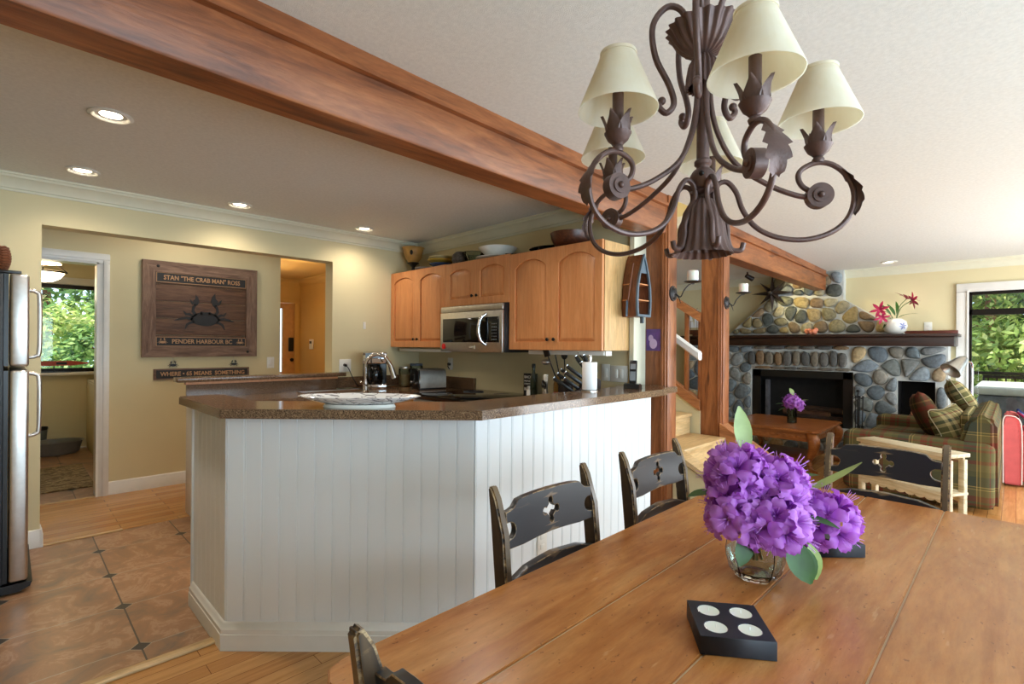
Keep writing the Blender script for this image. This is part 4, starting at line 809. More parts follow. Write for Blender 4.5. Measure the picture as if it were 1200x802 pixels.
for s in seams[1:4]: sf.box((-1.01, s-.003, .725), (1.01, s+.003, .7565))
sf.obj('seam_filler', plain('pale_seam', (206, 178, 140), .8), tb, smooth=False)
box((-.90, -.37, .63), (.90, -.345, .722)).box((-.90, .345, .63), (.90, .37, .722)).box((-.90, -.37, .63), (-.875, .37, .722)).box((.875, -.37, .63), (.90, .37, .722)).obj('apron', m_tablew, tb, smooth=False)
for x in (-.86, .86):
    for y in (-.33, .33):
        MB().box((x-.04, y-.04, .60), (x+.04, y+.04, .722), .004).lathe([(.0005, 0), (.024, .0), (.03, .04), (.022, .07), (.034, .16), (.042, .30), (.034, .46), (.044, .52), (.03, .56), (.042, .60)], (x, y, 0), 20).obj('leg', m_tablew, tb)
def make_chair(label, loc, rz):
    c = thing('dining_chair', label, 'chair', loc, rz, 'worn black dining chairs around the pine table')
    for s in (-1, 1):
        yb_ = lambda z: .165+max(0, z-.45)*.10; F, B = [], []
        for z in (0, .2, .45, .6, .75, .84): F.append((yb_(z)-(.02 if z else .02), z)); 
        B = [(yb_(z)+.03, z) for z in (0, .2, .45, .6, .75, .88)]
        tip = [(yb_(.9)-.010, .885), (yb_(.9)+.005, .93), (yb_(.96)+.016, .958), (yb_(.96)+.026, .963), (yb_(.96)+.032, .955)]
        poly = F+tip+B[::-1]
        m = MB().prism(poly, lambda u, v, d: V((d, u, v)), s*.205-.0135, s*.205+.0135); bmesh.ops.recalc_face_normals(m.b, faces=m.b.faces); bv = bmesh.ops.bevel(m.b, geom=[e for e in m.b.edges if e.calc_face_angle(0) > .7], offset=.005, segments=2, affect='EDGES', clamp_overlap=True)
        for f_ in bv['faces']: f_.material_index = 1
        m.obj('rear_post', m_chair, c, edge=m_edge)
    half = [(.0, .921), (.06, .920), (.11, .918), (.140, .914), (.160, .896), (.176, .892), (.192, .890), (.192, .866)]
    notch = circ(.180, .841, .025, 11, pi*.52, pi*1.48, True)
    low = [(.192, .814), (.192, .796), (.13, .794), (.06, .798)]
    R_ = half+notch+low; outline = R_+[(0, .800)]+[(-a, b) for a, b in R_[::-1]][:-1]
    q = []
    for L_ in range(4):
        a0 = L_*pi/2; cx_, cz_ = .027*cos(a0), .859+.028*sin(a0)
        for k in range(9): aa = a0+radians(-128+256*k/8); q.append((cx_+.0125*cos(aa), cz_+.0135*sin(aa)))
    def bend(me_, amp=.007, y0=.203):
        b = MB().add(me_, Matrix.Rotation(radians(90), 4, 'X'))
        for f_ in b.b.faces: f_.normal_update(); f_.material_index = 1 if .2 < abs(f_.normal.y) < .97 else 0
        for k in range(-9, 10): bmesh.ops.bisect_plane(b.b, geom=list(b.b.verts)+list(b.b.edges)+list(b.b.faces), plane_co=(k*.021, 0, 0), plane_no=(1, 0, 0))
        for v in b.b.verts: v.co.y += y0+amp*(1-(v.co.x/.2)**2)+(v.co.z-.85)*.10
        return b
    bend(curve_mesh([outline, q], .014, .003)).obj('back_splat', m_chair, c, angle=50, edge=m_edge)
    ol = [(.19, .69), (.19, .705), (.12, .724), (0, .732), (-.12, .724), (-.19, .705), (-.19, .69), (-.1, .692), (0, .695), (.1, .692)]
    bend(curve_mesh([ol], .02, .003), .014, .196).obj('lower_rail', m_chair, c, angle=50, edge=m_edge)
    seat = MB().prism([(-.20, .19), (-.235, -.20), (-.20, -.235), (.20, -.235), (.235, -.20), (.20, .19)], lambda u, v, d: V((u, v, d)), .43, .455); seat.obj('seat', m_chair, c)
    for s in (-1, 1): MB().lathe([(.0005, 0), (.016, .0), (.02, .1), (.016, .16), (.024, .3), (.02, .43)], (s*.19, -.19, 0), 14).obj('front_leg', m_chair, c)
    MB().cyl((-.19, -.19, .2), (.19, -.19, .2), .010).obj('stretcher', m_chair, c); 
    for s in (-1, 1): MB().cyl((s*.195, -.19, .16), (s*.2, .17, .16), .010).obj('stretcher', m_chair, c)
    MB().box((-.19, .16, .37), (.19, .18, .43)).box((-.2, -.21, .37), (.2, -.19, .43)).box((-.21, -.19, .37), (-.19, .17, .43)).box((.19, -.19, .37), (.21, .17, .43)).obj('seat_rail', m_chair, c, smooth=False)
    return c
ch = make_chair('black dining chair on the long side, in front of the wall outlet', (1.164, .79, 0), 0)
for l, p, r in (('black dining chair on the long side of the table, nearest the wooden post', (1.824, .80, 0), 0), ('black dining chair at the far end of the table, before the plaid sofa', (2.465, .405, 0), radians(-90)), ('black dining chair at the near end of the table, only its post tip showing', (.583, .44, 0), radians(90))):
    k = copy_tree(ch); k.location = p; k.rotation_euler.z = r; k['label'] = l

# ============================================================ ON THE TABLE
m_hold = plain('navy_black_holder', (26, 30, 38), .5, var=.2, scale=30)
def holder(label, loc, rz, tags=None):
    h = thing('tealight_holder', label, 'candle holder', loc, rz); s = .068
    loops = [[(-s, -s), (s, -s), (s, s), (-s, s)]]+[circ(x, y, .0235, 28) for x in (-.032, .032) for y in (-.032, .032)]
    m = MB().add(curve_mesh(loops, .034, .0012), Matrix.Translation((0, 0, .0195))); m.box((-s, -s, .001), (s, s, .008)); m.obj('block', m_hold, h, smooth=False)
    return h
holder('black square four cup tealight holder in front of the glass vase', (1.04, .412, .76), radians(-54))
holder('second black tealight holder mostly hidden behind the purple flowers', (1.711, .397, .76), radians(-45))
m_cup = plain('tealight_cup', (206, 206, 204), .2, .9)
for (cx, cy, a, who) in ((1.04, .412, -54, 'front'),):
    ws = {(-1, -1): 'near left', (1, -1): 'near right', (-1, 1): 'far left', (1, 1): 'far right'}
    for (i, j), wd in ws.items():
        M = Matrix.Rotation(radians(a), 4, 'Z') @ V((i*.032, j*.032, 0)); t = thing('tealight', 'white tealight in the %s cup of the front candle holder' % wd, 'tealight', (cx+M.x, cy+M.y, .769), 0, 'tealights in the front holder')
        MB().lathe([(.0005, 0), (.0215, 0), (.0225, .0275), (.0215, .028), (.0205, .0265), (.0005, .0255)], n=24).obj('cup', m_cup, t); MB().lathe([(.0005, .0275), (.019, .0275), (.0215, .0278)], n=24).cyl((0, 0, .027), (0, 0, .034), .0008, n=5).obj('wax', m_candle, t)
vs = thing('glass_vase', 'squat faceted clear glass vase of water holding purple rhododendrons', 'vase', (1.365, .475, .76), radians(20))
MB().lathe([(.0005, .004), (.03, .002), (.042, .0), (.048, .004), (.062, .022), (.072, .055), (.074, .075), (.070, .098), (.072, .112), (.069, .112), (.066, .098), (.069, .075), (.067, .055), (.057, .025), (.04, .010), (.0005, .010)], n=10).obj('vase_body', m_vase, vs, angle=20)
MB().lathe([(.0005, .012), (.040, .012), (.056, .027), (.0655, .055), (.066, .066), (.0005, .066)], n=20).obj('water', m_water, vs)
# rhododendron blossoms
def petal_flower(r=.03):
    m = MB(); rp = random.Random(11)
    for k in range(5):
        a = 2*pi*k/5; rows = []; tw_ = rp.uniform(-.25, .25); ln = rp.uniform(.95, 1.2)
        for i in range(6):
            t_ = i/5; wd = r*.50*(sin(pi*min(.90, t_*.78+.10)))**.8; rad = .12*r+r*t_*ln; z = 1.15*r*(t_**.55)*(1-.38*t_)
            row = []
            for j in (-1, -.5, 0, .5, 1):
                ww = wd*j; zz = z+.13*r*sin(j*4.2+i*2.1+k*1.3)*t_+.10*r*(1-abs(j))*(t_ < .7)-.16*r*(t_ > .9); a2 = a+tw_*t_
                row.append(m.b.verts.new((rad*cos(a2)-ww*sin(a2), rad*sin(a2)+ww*cos(a2), zz)))
            rows.append(row)
        for i in range(5):
            for j in range(4): m.b.faces.new((rows[i][j], rows[i][j+1], rows[i+1][j+1], rows[i+1][j]))
    for k in range(5): a = k*1.3; m.cyl((0, 0, .2*r), (.35*r*cos(a), .35*r*sin(a), 1.5*r), .0006, n=4)
    return m
protos = {}
def bouquet(name, label, loc, trusses, leaves, br=.034, seed=3):
    rnd = random.Random(seed); t = thing(name, label, 'flowers', loc)
    key = round(br, 4)
    if key not in protos: po = petal_flower(br).obj('petal_source', m_petal, None, angle=180); protos[key] = po.data; bpy.data.objects.remove(po)
    for (c, R_, n) in trusses:
        c = V(c); s = MB().tube([(0, 0, -c.z*.0), c*.5+V((0, 0, .0)), c], .004, 6, 3).tube([(0, 0, 0), (c.x*.1, c.y*.1, -.055)], .004, 6, 1)
        ts_ = s.obj('flower_truss', m_stem, t)
        for i in range(n):
            z = 1-(i+.5)/n*1.62; ph_ = i*2.39996+rnd.random()*.5; rr = sqrt(max(0, 1-z*z)); d = V((rr*cos(ph_), rr*sin(ph_), z))
            b = bpy.data.objects.new('blossom', protos[key]); COL.objects.link(b); b.parent = ts_
            b.location = c+d*R_*rnd.uniform(.72, .95); q = (d+V((rnd.uniform(-.3, .3), rnd.uniform(-.3, .3), rnd.uniform(-.2, .2)))).to_track_quat('Z', 'Y'); b.rotation_mode = 'QUATERNION'; b.rotation_quaternion = q; k = rnd.uniform(.85, 1.2); b.scale = (k, k, k)
    for (b0, d, L, W_, cu, mt) in leaves:
        m = MB(); leaf_bm(m, b0, d, (0, 0, 1) if abs(V(d).normalized().z) < .85 else (-.7, -.7, .1), L, W_, cu); m.tube([(0, 0, 0), V(b0)*.5, b0], .002, 5, 2); m.obj('leaf', mt, t, angle=60)
    return t
S = .7071
def cam_off(r, u, f=0): return (r*S+f*S, -r*S+f*S, u)   # right, up, away
bouquet('rhododendron_bouquet', 'big bunch of purple rhododendrons with green leaves in the squat vase', (1.365, .475, .86),
    [(cam_off(-.045, .155), .062, 18), (cam_off(.045, .135, -.01), .060, 18), (cam_off(-.060, .070, -.03), .058, 16), (cam_off(.020, .060, -.06), .058, 18), (cam_off(-.005, .12, .06), .06, 14), (cam_off(.175, .040, .0), .060, 18), (cam_off(.085, .115, .08), .045, 10)],
    [(cam_off(.02, .19, .09), cam_off(-.15, 1, .1), .14, .05, -.05, m_lime), (cam_off(.10, .10, .02), cam_off(1, .30, .1), .22, .035, -.12, m_lime), (cam_off(-.10, .12, 0), cam_off(-1, -.1, 0), .075, .05, .1, m_green),
     (cam_off(.035, .03, -.085), cam_off(.45, -.85, -.2), .115, .062, .1, m_green), (cam_off(.08, .01, -.07), cam_off(.25, -.9, -.2), .085, .045, .1, m_green), (cam_off(.105, .01, -.06), cam_off(.2, -1, -.1), .09, .042, .1, m_lime), (cam_off(-.05, .03, -.06), cam_off(-.3, -.9, -.3), .075, .045, .1, m_green),
     (cam_off(.085, .075, -.06), cam_off(.8, .0, -.4), .08, .055, .2, m_green), (cam_off(.08, .15, 0), cam_off(.9, .3, .1), .09, .045, .2, m_green)])

# ============================================================ CHANDELIER
CX, CY = 1.070, .486
cl = thing('chandelier', 'brown wrought iron chandelier with five cream shades over the table', 'chandelier', (CX, CY, 1.35), radians(-45))
def Z(v): return v-1.35
col = MB(); col.cyl((0, 0, Z(1.71)), (0, 0, Z(2.0)), .0135, n=18).lathe([(.0135, Z(1.76)), (.018, Z(1.755)), (.018, Z(1.748)), (.012, Z(1.742))]).sph((0, 0, Z(1.715)), .028, n=20).lathe([(.026, Z(1.69)), (.012, Z(1.682)), (.012, Z(1.655))]); col.cyl((0, 0, Z(2.03)), (0, 0, Z(2.40)), .0125, n=14)
col.obj('center_column', m_rust, cl); MB().lathe([(.0125, Z(2.36)), (.05, Z(2.40)), (.06, Z(2.415)), (.06, Z(2.43))]).obj('ceiling_canopy', m_rust, cl)
MB().sph((-.012, -.024, Z(1.722)), .006).obj('screw', m_bronze, cl)
K = 20; n = 160
MB().lathe([(.010, Z(1.678)), (.026, Z(1.668)), (.039, Z(1.645)), (.046, Z(1.61)), (.050, Z(1.582)), (.056, Z(1.562)), (.062, Z(1.552)), (.052, Z(1.566))], n=n, k=K, fl=[.01, .03, .035, .035, .035, .035, .04, .03]).obj('lower_bell', m_rust, cl)
MB().lathe([(.008, Z(1.985)), (.02, Z(1.982)), (.030, Z(1.965)), (.034, Z(1.94)), (.036, Z(1.915)), (.032, Z(1.918))], n=n, k=K, fl=[0, .05, .07, .07, .07, .05]).obj('upper_bell', m_rust, cl)
MB().lathe([(.010, Z(1.985)), (.028, Z(1.989)), (.047, Z(2.002)), (.060, Z(2.018)), (.069, Z(2.035)), (.078, Z(2.045)), (.064, Z(2.036)), (.04, Z(2.012))], n=n, k=K+1, fl=[0, .03, .04, .045, .045, .045, .04, .03]).obj('fluted_bowl', m_rust, cl)
PTS = [(.225, 1.672), (.198, 1.690), (.190, 1.712), (.200, 1.728), (.228, 1.738), (.258, 1.730), (.284, 1.704), (.296, 1.665), (.286, 1.622), (.255, 1.592), (.205, 1.578), (.150, 1.585), (.108, 1.608), (.082, 1.645), (.068, 1.685), (.048, 1.708), (.028, 1.700), (.022, 1.675), (.034, 1.645), (.050, 1.615), (.052, 1.585), (.060, 1.562), (.078, 1.560), (.084, 1.575)]
UP = [(.014, 1.96), (.016, 1.88), (.032, 1.81), (.068, 1.745), (.130, 1.698), (.185, 1.672), (.222, 1.665)]
TS = [(.030, 2.03), (.045, 2.085), (.078, 2.098), (.108, 2.06), (.102, 1.99), (.072, 1.925), (.062, 1.885), (.078, 1.865), (.094, 1.880), (.088, 1.894)]
def vp(a, r, z, off=0): return V((r*cos(a)-off*sin(a), r*sin(a)+off*cos(a), Z(z)))
th0 = radians(6.4)
for i in range(5):
    t_ = th0+i*radians(72)+radians((-5.5, 0, 4, 4, 1)[i]); a = -pi/2+t_    # local +x = right, -y = towards the camera
    arm = MB().tube([vp(a, r, z) for r, z in PTS], .0056, 9, 5).tube([vp(a, r, z) for r, z in UP], .0056, 9, 5).obj('scroll_arm', m_rust, cl)
    MB().tube([vp(a+radians(36), r, z) for r, z in TS], .0068, 9, 5).sph(vp(a+radians(36), .088, 1.892), .009).obj('top_scroll', m_rust, cl)
    c = vp(a, .230, 1.668); nrm = V((-sin(a), cos(a), 0))
    MB().cyl(c-nrm*.011, c+nrm*.011, .0255, n=26).cyl(c-nrm*.014, c+nrm*.014, .015, n=20).sph(c-nrm*.015, .0065).sph(c+nrm*.015, .0065).obj('medallion', m_rust, arm)
    # acanthus leaf draped on the outer bend
    lf = MB(); rows = []
    for j in range(25):
        u = j/24; r = .262+.036*sin(u*pi*.75); z = 1.728-.10*u; wd = (.003+.018*sin(pi*min(1, u*.82+.10)))*(.72+.5*((u*4.2) % 1))
        rows.append([lf.b.verts.new(vp(a, r+.002, z-.006*abs(q_), q_*wd)) for q_ in (-1, -.5, 0, .5, 1)]); 
    for j in range(24):
        for k in range(4): lf.b.faces.new((rows[j][k], rows[j][k+1], rows[j+1][k+1], rows[j+1][k]))
    for v in lf.b.verts: v.co += V((cos(a), sin(a), 0))*.006
    lf.obj('acanthus_leaf', m_rust, arm, angle=70)
    b = vp(a, .228, 1.738)
    tl = MB().lathe([(.0005, 0), (.010, .0), (.012, .006), (.008, .012), (.020, .022), (.027, .036)], b, 16)
    for k in range(5):
        aa = 2*pi*k/5+.3; rows = []
        for j in range(7):
            u = j/6; rr = .011+.016*sin(min(1, u*1.15)*pi*.55)+(.008*(u-.7)/.3 if u > .7 else 0); z = .012+.062*u; w_ = .017*(sin(pi*min(.97, u*.85+.14)))
            rows.append([tl.b.verts.new(b+V((rr*cos(aa)-w_*q_*sin(aa), rr*sin(aa)+w_*q_*cos(aa), z))*1.0-V((cos(aa), sin(aa), 0))*.006*q_*q_) for q_ in (-1, 0, 1)])
        for j in range(6):
            for q_ in (0, 1): tl.b.faces.new((rows[j][q_], rows[j][q_+1], rows[j+1][q_+1], rows[j+1][q_]))
    tl.obj('tulip_cup', m_rust, arm, angle=60)
    MB().cyl(b+V((0, 0, .02)), b+V((0, 0, .115)), .011, n=14).obj('candle_sleeve', m_rust, arm)
    sb = b.z+.080
    tilt = Matrix.Identity(4)
    MB().lathe([(.078, 0), (.0785, .002), (.034, .110), (.0345, .113), (.033, .113), (.077, .002)], (b.x, b.y, sb), 40).obj('lamp_shade', m_shade, cl, angle=60)
    MB().lathe([(.0345, .109), (.0362, .109), (.0362, .115), (.0345, .115)], (b.x, b.y, sb), 40).tube([(b.x-.034, b.y, sb+.108), (b.x, b.y, sb+.105), (b.x+.034, b.y, sb+.108)], .0012, 5, 1).cyl((b.x, b.y, sb+.02), (b.x, b.y, sb+.105), .0015, n=6).obj('shade_ring', m_shade, arm)

# ============================================================ FIREPLACE
fp = thing('stone_fireplace', 'river stone fireplace with two fire openings and tapered chimney breast', 'fireplace')
def clip(poly, px, py, nx, ny):
    out = []
    for i in range(len(poly)):
        a, b = poly[i], poly[(i+1) % len(poly)]; da = (a[0]-px)*nx+(a[1]-py)*ny; db = (b[0]-px)*nx+(b[1]-py)*ny
        if da <= 0: out.append(a)
        if (da < 0 < db) or (db < 0 < da): t_ = da/(da-db); out.append((a[0]+(b[0]-a[0])*t_, a[1]+(b[1]-a[1])*t_))
    return out
def inset(poly, d):
    cx = sum(p[0] for p in poly)/len(poly); cy = sum(p[1] for p in poly)/len(poly); q = poly
    A = 0
    for i in range(len(poly)): a, b = poly[i], poly[(i+1) % len(poly)]; A += a[0]*b[1]-b[0]*a[1]
    if A < 0: poly = poly[::-1]; q = poly
    res = list(poly)
    for i in range(len(poly)):
        a, b = poly[i], poly[(i+1) % len(poly)]; dx, dy = b[0]-a[0], b[1]-a[1]; l = sqrt(dx*dx+dy*dy)
        if l < 1e-6: continue
        nx, ny = dy/l, -dx/l; res = clip(res, a[0]-nx*d, a[1]-ny*d, nx, ny)
        if len(res) < 3: return []
    return res
def smooth_poly(p, k=3):
    for _ in range(k):
        q = []
        for i in range(len(p)): a, b = p[i], p[(i+1) % len(p)]; q += [(a[0]*.75+b[0]*.25, a[1]*.75+b[1]*.25), (a[0]*.25+b[0]*.75, a[1]*.25+b[1]*.75)]
        p = q
    return p
STC = [(138, 146, 150), (148, 158, 164), (118, 128, 136), (164, 168, 168), (128, 138, 142), (140, 150, 158), (156, 160, 158), (112, 122, 128), (186, 164, 132), (152, 146, 134), (196, 170, 128), (104, 114, 122), (168, 172, 170), (140, 146, 142)]
STU = [(176, 156, 116), (154, 146, 116), (186, 166, 118), (130, 130, 110), (164, 138, 108), (98, 102, 96), (180, 172, 144), (144, 124, 98)]
def stones(m, cl_, region, holes, n, fn, seed, cols, h=.035, minr=.08, sz=(1, 1)):
    rnd = random.Random(seed); pts = []; xs = [p[0] for p in region]; ys = [p[1] for p in region]; lo = (min(xs), min(ys)); hi = (max(xs), max(ys))
    A = sum(region[i][0]*region[(i+1) % len(region)][1]-region[(i+1) % len(region)][0]*region[i][1] for i in range(len(region)))
    reg = region if A > 0 else region[::-1]
    def inside(p):
        for i in range(len(reg)):
            a, b = reg[i], reg[(i+1) % len(reg)]
            if (b[0]-a[0])*(p[1]-a[1])-(b[1]-a[1])*(p[0]-a[0]) < .02: return False
        for (x0, y0, x1, y1) in holes:
            if x0-.02 < p[0] < x1+.02 and y0-.02 < p[1] < y1+.02: return False
        return True
    tries = 0
    while len(pts) < n and tries < 20000:
        tries += 1; p = (rnd.uniform(lo[0], hi[0]), rnd.uniform(lo[1], hi[1])); r = minr*rnd.uniform(.75, 1.25)*(1 if tries < 8000 else .8)
        if inside(p) and all((p[0]-q[0])**2+(p[1]-q[1])**2 > r*r for q in pts): pts.append(p)
    for p in pts:
        cell = [a for a in reg]
        for q in pts:
            if q is p or (p[0]-q[0])**2+(p[1]-q[1])**2 > .5: continue
            cell = clip(cell, (p[0]+q[0])/2, (p[1]+q[1])/2, q[0]-p[0], q[1]-p[1])
            if len(cell) < 3: break
        for (x0, y0, x1, y1) in holes:
            cand = []
            if p[0] <= x0: cand.append((x0, 0, 1, 0))
            if p[0] >= x1: cand.append((x1, 0, -1, 0))
            if p[1] >= y1: cand.append((0, y1, 0, -1))
            if p[1] <= y0: cand.append((0, y0, 0, 1))
            if len(cell) > 2 and any(x0-.3 < c_[0] < x1+.3 for c_ in cell) and cand:
                # use the side that cuts least
                best = max((clip(cell, *c_) for c_ in cand), key=lambda P: abs(sum(P[i][0]*P[(i+1) % len(P)][1]-P[(i+1) % len(P)][0]*P[i][1] for i in range(len(P)))) if len(P) > 2 else 0); cell = best
        if len(cell) < 3: continue
        g = inset(cell, .007)
        if len(g) < 3: continue
        g = smooth_poly(g, 2); cx = sum(a[0] for a in g)/len(g); cy = sum(a[1] for a in g)/len(g); hh = h*rnd.uniform(.7, 1.2); rings = []
        for (k, d) in ((1.0, -.01), (1.0, .15), (.95, .5), (.84, .78), (.6, .94), (.3, 1.0)): rings.append([m.b.verts.new(fn(cx+(a[0]-cx)*k, cy+(a[1]-cy)*k, hh*d)) for a in g])
        c0 = rnd.choice(cols); v_ = rnd.uniform(.82, 1.15); col_ = tuple(min(1, x*v_) for x in lin(c0)[:3])+(1,); fs = []
        for i in range(len(rings)-1):
            for j in range(len(g)): fs.append(m.b.faces.new((rings[i][j], rings[i][(j+1) % len(g)], rings[i+1][(j+1) % len(g)], rings[i+1][j])))
        fs.append(m.b.faces.new(rings[-1]))
        for f_ in fs:
            for l in f_.loops: l[cl_] = col_
def stone_part(name, jobs, parent):
    m = MB(); L = m.b.loops.layers.float_color.new('Col')
    for j in jobs: stones(m, L, *j)
    return m.obj(name, m_stone, parent, angle=80)
XF, XU = 7.92, 8.12
FB = (1.53, .28, 2.82, 1.035); SB = (.695, .42, 1.06, .95)
# masonry cores (mortar)
mm = MB(); mm.box((XF, .58, 0), (8.25, SB[0], 1.40)).box((XF, SB[2], 0), (8.25, FB[0], 1.40)).box((XF, FB[2], 0), (8.25, 3.85, 1.40)).box((XF, SB[0], 0), (8.25, SB[2], SB[1])).box((XF, SB[0], SB[3]), (8.25, SB[2], 1.40)).box((XF, FB[0], 0), (8.25, FB[2], FB[1])).box((XF, FB[0], FB[3]), (8.25, FB[2], 1.40))
up_poly = [(1.02, 1.55), (1.69, 2.03), (1.69, 2.43), (2.60, 2.43), (2.60, 2.14), (3.25, 1.55)]
mm.prism(up_poly, lambda u, v, d: V((d, u, v)), XU, 8.25).obj('mortar_core', m_mortar, fp, smooth=False)
fF = lambda u, v, d: V((XF-d, u, v)); fU = lambda u, v, d: V((XU-d, u, v))
stone_part('lower_stonework', [([(.59, .02), (3.84, .02), (3.84, 1.385), (.59, 1.385)], [FB, SB, (1.56, 1.03, 2.80, 1.40)], 90, fF, 5, STC, .045, .225)], fp)
sol = []; m = MB(); L = m.b.loops.layers.float_color.new('Col'); rnd = random.Random(4); y = 1.60
while y < 2.76:
    w_ = rnd.uniform(.085, .115); sol.append([(y, 1.10), (y+w_, 1.10+rnd.uniform(-.01, .01)), (y+w_, 1.30+rnd.uniform(-.02, .03)), (y, 1.29+rnd.uniform(-.02, .03))]); y += w_+.014
y = 1.55
while y < 2.75: w_ = rnd.uniform(.16, .26); sol.append([(y, 1.042), (min(y+w_, 2.82), 1.042), (min(y+w_, 2.82), 1.09), (y, 1.088)]); y += w_+.01
y = 1.58
while y < 2.75: w_ = rnd.uniform(.14, .24); sol.append([(y, 1.33), (min(y+w_, 2.8), 1.33), (min(y+w_, 2.8), 1.385), (y, 1.385)]); y += w_+.014
for s in sol:
    g = smooth_poly(inset(s, .002), 1); cx = sum(a[0] for a in g)/len(g); cy = sum(a[1] for a in g)/len(g); rings = [[m.b.verts.new(fF(cx+(a[0]-cx)*k, cy+(a[1]-cy)*k, d)) for a in g] for k, d in ((1, -.02), (1, .04), (.93, .055), (.7, .06))]
    c0 = rnd.choice([(120, 114, 104), (104, 102, 98), (134, 124, 108), (116, 112, 106), (146, 118, 88)]); col_ = lin(c0); fs = []
    for i in range(3):
        for j in range(len(g)): fs.append(m.b.faces.new((rings[i][j], rings[i][(j+1) % len(g)], rings[i+1][(j+1) % len(g)], rings[i+1][j])))
    fs.append(m.b.faces.new(rings[-1]))
    for f_ in fs:
        for l in f_.loops: l[L] = col_
m.obj('soldier_course', m_stone, fp, angle=80)
stone_part('chimney_stonework', [([(1.03, 1.56), (1.70, 2.04), (2.58, 2.14), (3.22, 1.56)], [], 34, fU, 8, STU, .045, .215), ([(1.70, 2.05), (1.70, 2.42), (2.59, 2.42), (2.59, 2.15)], [], 11, fU, 9, STC[:4]+STU, .05, .20)], fp)
box((7.42, 1.22, 0), (7.92, 3.3, .27), .02).obj('hearth', m_mortar, fp)
stone_part('hearth_stones', [([(1.23, .01), (3.29, .01), (3.29, .26), (1.23, .26)], [], 28, lambda u, v, d: V((7.42-d, u, v)), 12, STC, .03, .12), ], fp)
def firebox(b, name, w_=m_soot, dep=.30):
    y0, z0, y1, z1 = b; o = MB(); x1 = XF+dep
    o.box((XF+.02, y0-.01, z0), (x1, y0+.005, z1)).box((XF+.02, y1-.005, z0), (x1, y1+.01, z1)).box((XF+.02, y0, z1-.005), (x1, y1, z1+.01)).box((XF+.02, y0, z0-.01), (x1, y1, z0+.005)).box((x1, y0, z0), (x1+.02, y1, z1)); return o.obj(name, w_, fp, smooth=False)
firebox(FB, 'firebox'); firebox(SB, 'side_firebox')
box((XF+.02, FB[0]+.02, FB[3]-.10), (XF+.04, FB[2]-.02, FB[3]-.005)).box((XF+.02, FB[0]+.01, FB[1]), (XF+.04, FB[0]+.12, FB[3]-.01)).box((XF+.02, FB[2]-.12, FB[1]), (XF+.04, FB[2]-.01, FB[3]-.01)).obj('metal_surround', m_black, fp, smooth=False)
box((XF+.2, FB[2]-.17, FB[1]+.02), (XF+.42, FB[2]-.13, FB[3]-.16)).obj('fire_brick_panel', m_ash, fp)
mt = thing('mantel_shelf', 'long dark mahogany mantel beam across the stone fireplace', 'mantel')
box((7.74, .51, 1.385), (8.25, 3.82, 1.50), .008).obj('beam', m_mantel, mt); box((7.70, .48, 1.50), (8.25, 3.86, 1.535), .006).obj('shelf_board', m_mantel, mt); box((8.20, .51, 1.535), (8.25, 1.10, 1.585), .004).obj('back_rail', plain('red_brown_rail', (96, 40, 26), .35), mt)
for i, (y, z, r, l) in enumerate(((1.95, .35, .05, 'charred log lying low in the large firebox'), (2.15, .40, .055, 'split brown log resting across the firebox grate'), (2.0, .47, .045, 'topmost log in the large firebox'))):
    t = thing('firewood_log', l, 'log', (8.12+.04*i, y, z)); MB().cyl((0, -.3, 0), (.03, .3, .02), r, r*.9, 12).obj('log_body', plain('log_bark_%d' % i, ((60, 42, 32), (96, 62, 42), (70, 50, 38))[i], .8, var=.4), t); MB().cyl((0, -.302, 0), (0, -.3, 0), r*.94, n=12).obj('cut_face', m_cabside, t)
for i, (y, z, l) in enumerate(((.85, .47, 'left piece of firewood in the small side opening'), (.95, .475, 'right hand firewood piece in the small side opening'), (.90, .55, 'upper firewood piece in the small side opening'))):
    t = thing('firewood_log', l, 'log', (8.0, y, z)); MB().cyl((0, 0, 0), (.32, 0, 0), .042, n=10).obj('log_body', m_boat, t); MB().cyl((-.002, 0, 0), (0, 0, 0), .04, n=10).obj('cut_face', plain('cut_face_%d' % i, (170, 112, 78), .7), t)
ft = thing('fire_tools', 'dark iron fireplace tool set standing right of the large firebox', 'fire tools', (7.66, 1.43, .27))
MB().cyl((0, 0, 0), (0, 0, .02), .09, .08).cyl((0, 0, 0), (0, 0, .52), .008).tube([(0, -.06, .44), (0, 0, .46), (0, .06, .44)], .006, 6).sph((0, 0, .54), .02).obj('stand', m_iron, ft)
for y in (-.055, -.02, .02, .055): b_ = MB().cyl((-.03, y, .06), (-.01, y, .46), .006, n=8).sph((-.01, y, .47), .012); (b_.obox((-.03, y, .06), (.01, .03, .09)) if y < 0 else b_.sph((-.03, y, .05), .014)); b_.obj('tool', m_iron, ft)
# small spotlight washing the chimney stones
spt = thing('ceiling_spotlight', 'small dark spotlight at the ceiling aimed at the chimney stones', 'spotlight', (7.45, 2.72, 2.43))
MB().cyl((0, 0, 0), (0, 0, -.05), .012).cyl((-.02, .01, -.05), (.06, -.05, -.10), .03, .035).obj('lamp_head', m_iron, spt)
d = bpy.data.lights.new('spot_lamp', 'SPOT'); d.energy = 34; d.color = (1, .82, .42); d.spot_size = radians(75); d.spot_blend = .9; d.shadow_soft_size = .03
o = bpy.data.objects.new('spot_lamp', d); COL.objects.link(o); o.parent = spt; o.location = (.07, -.06, -.115); o.rotation_euler = V((.62, -.62, -.42)).to_track_quat('-Z', 'Y').to_euler()
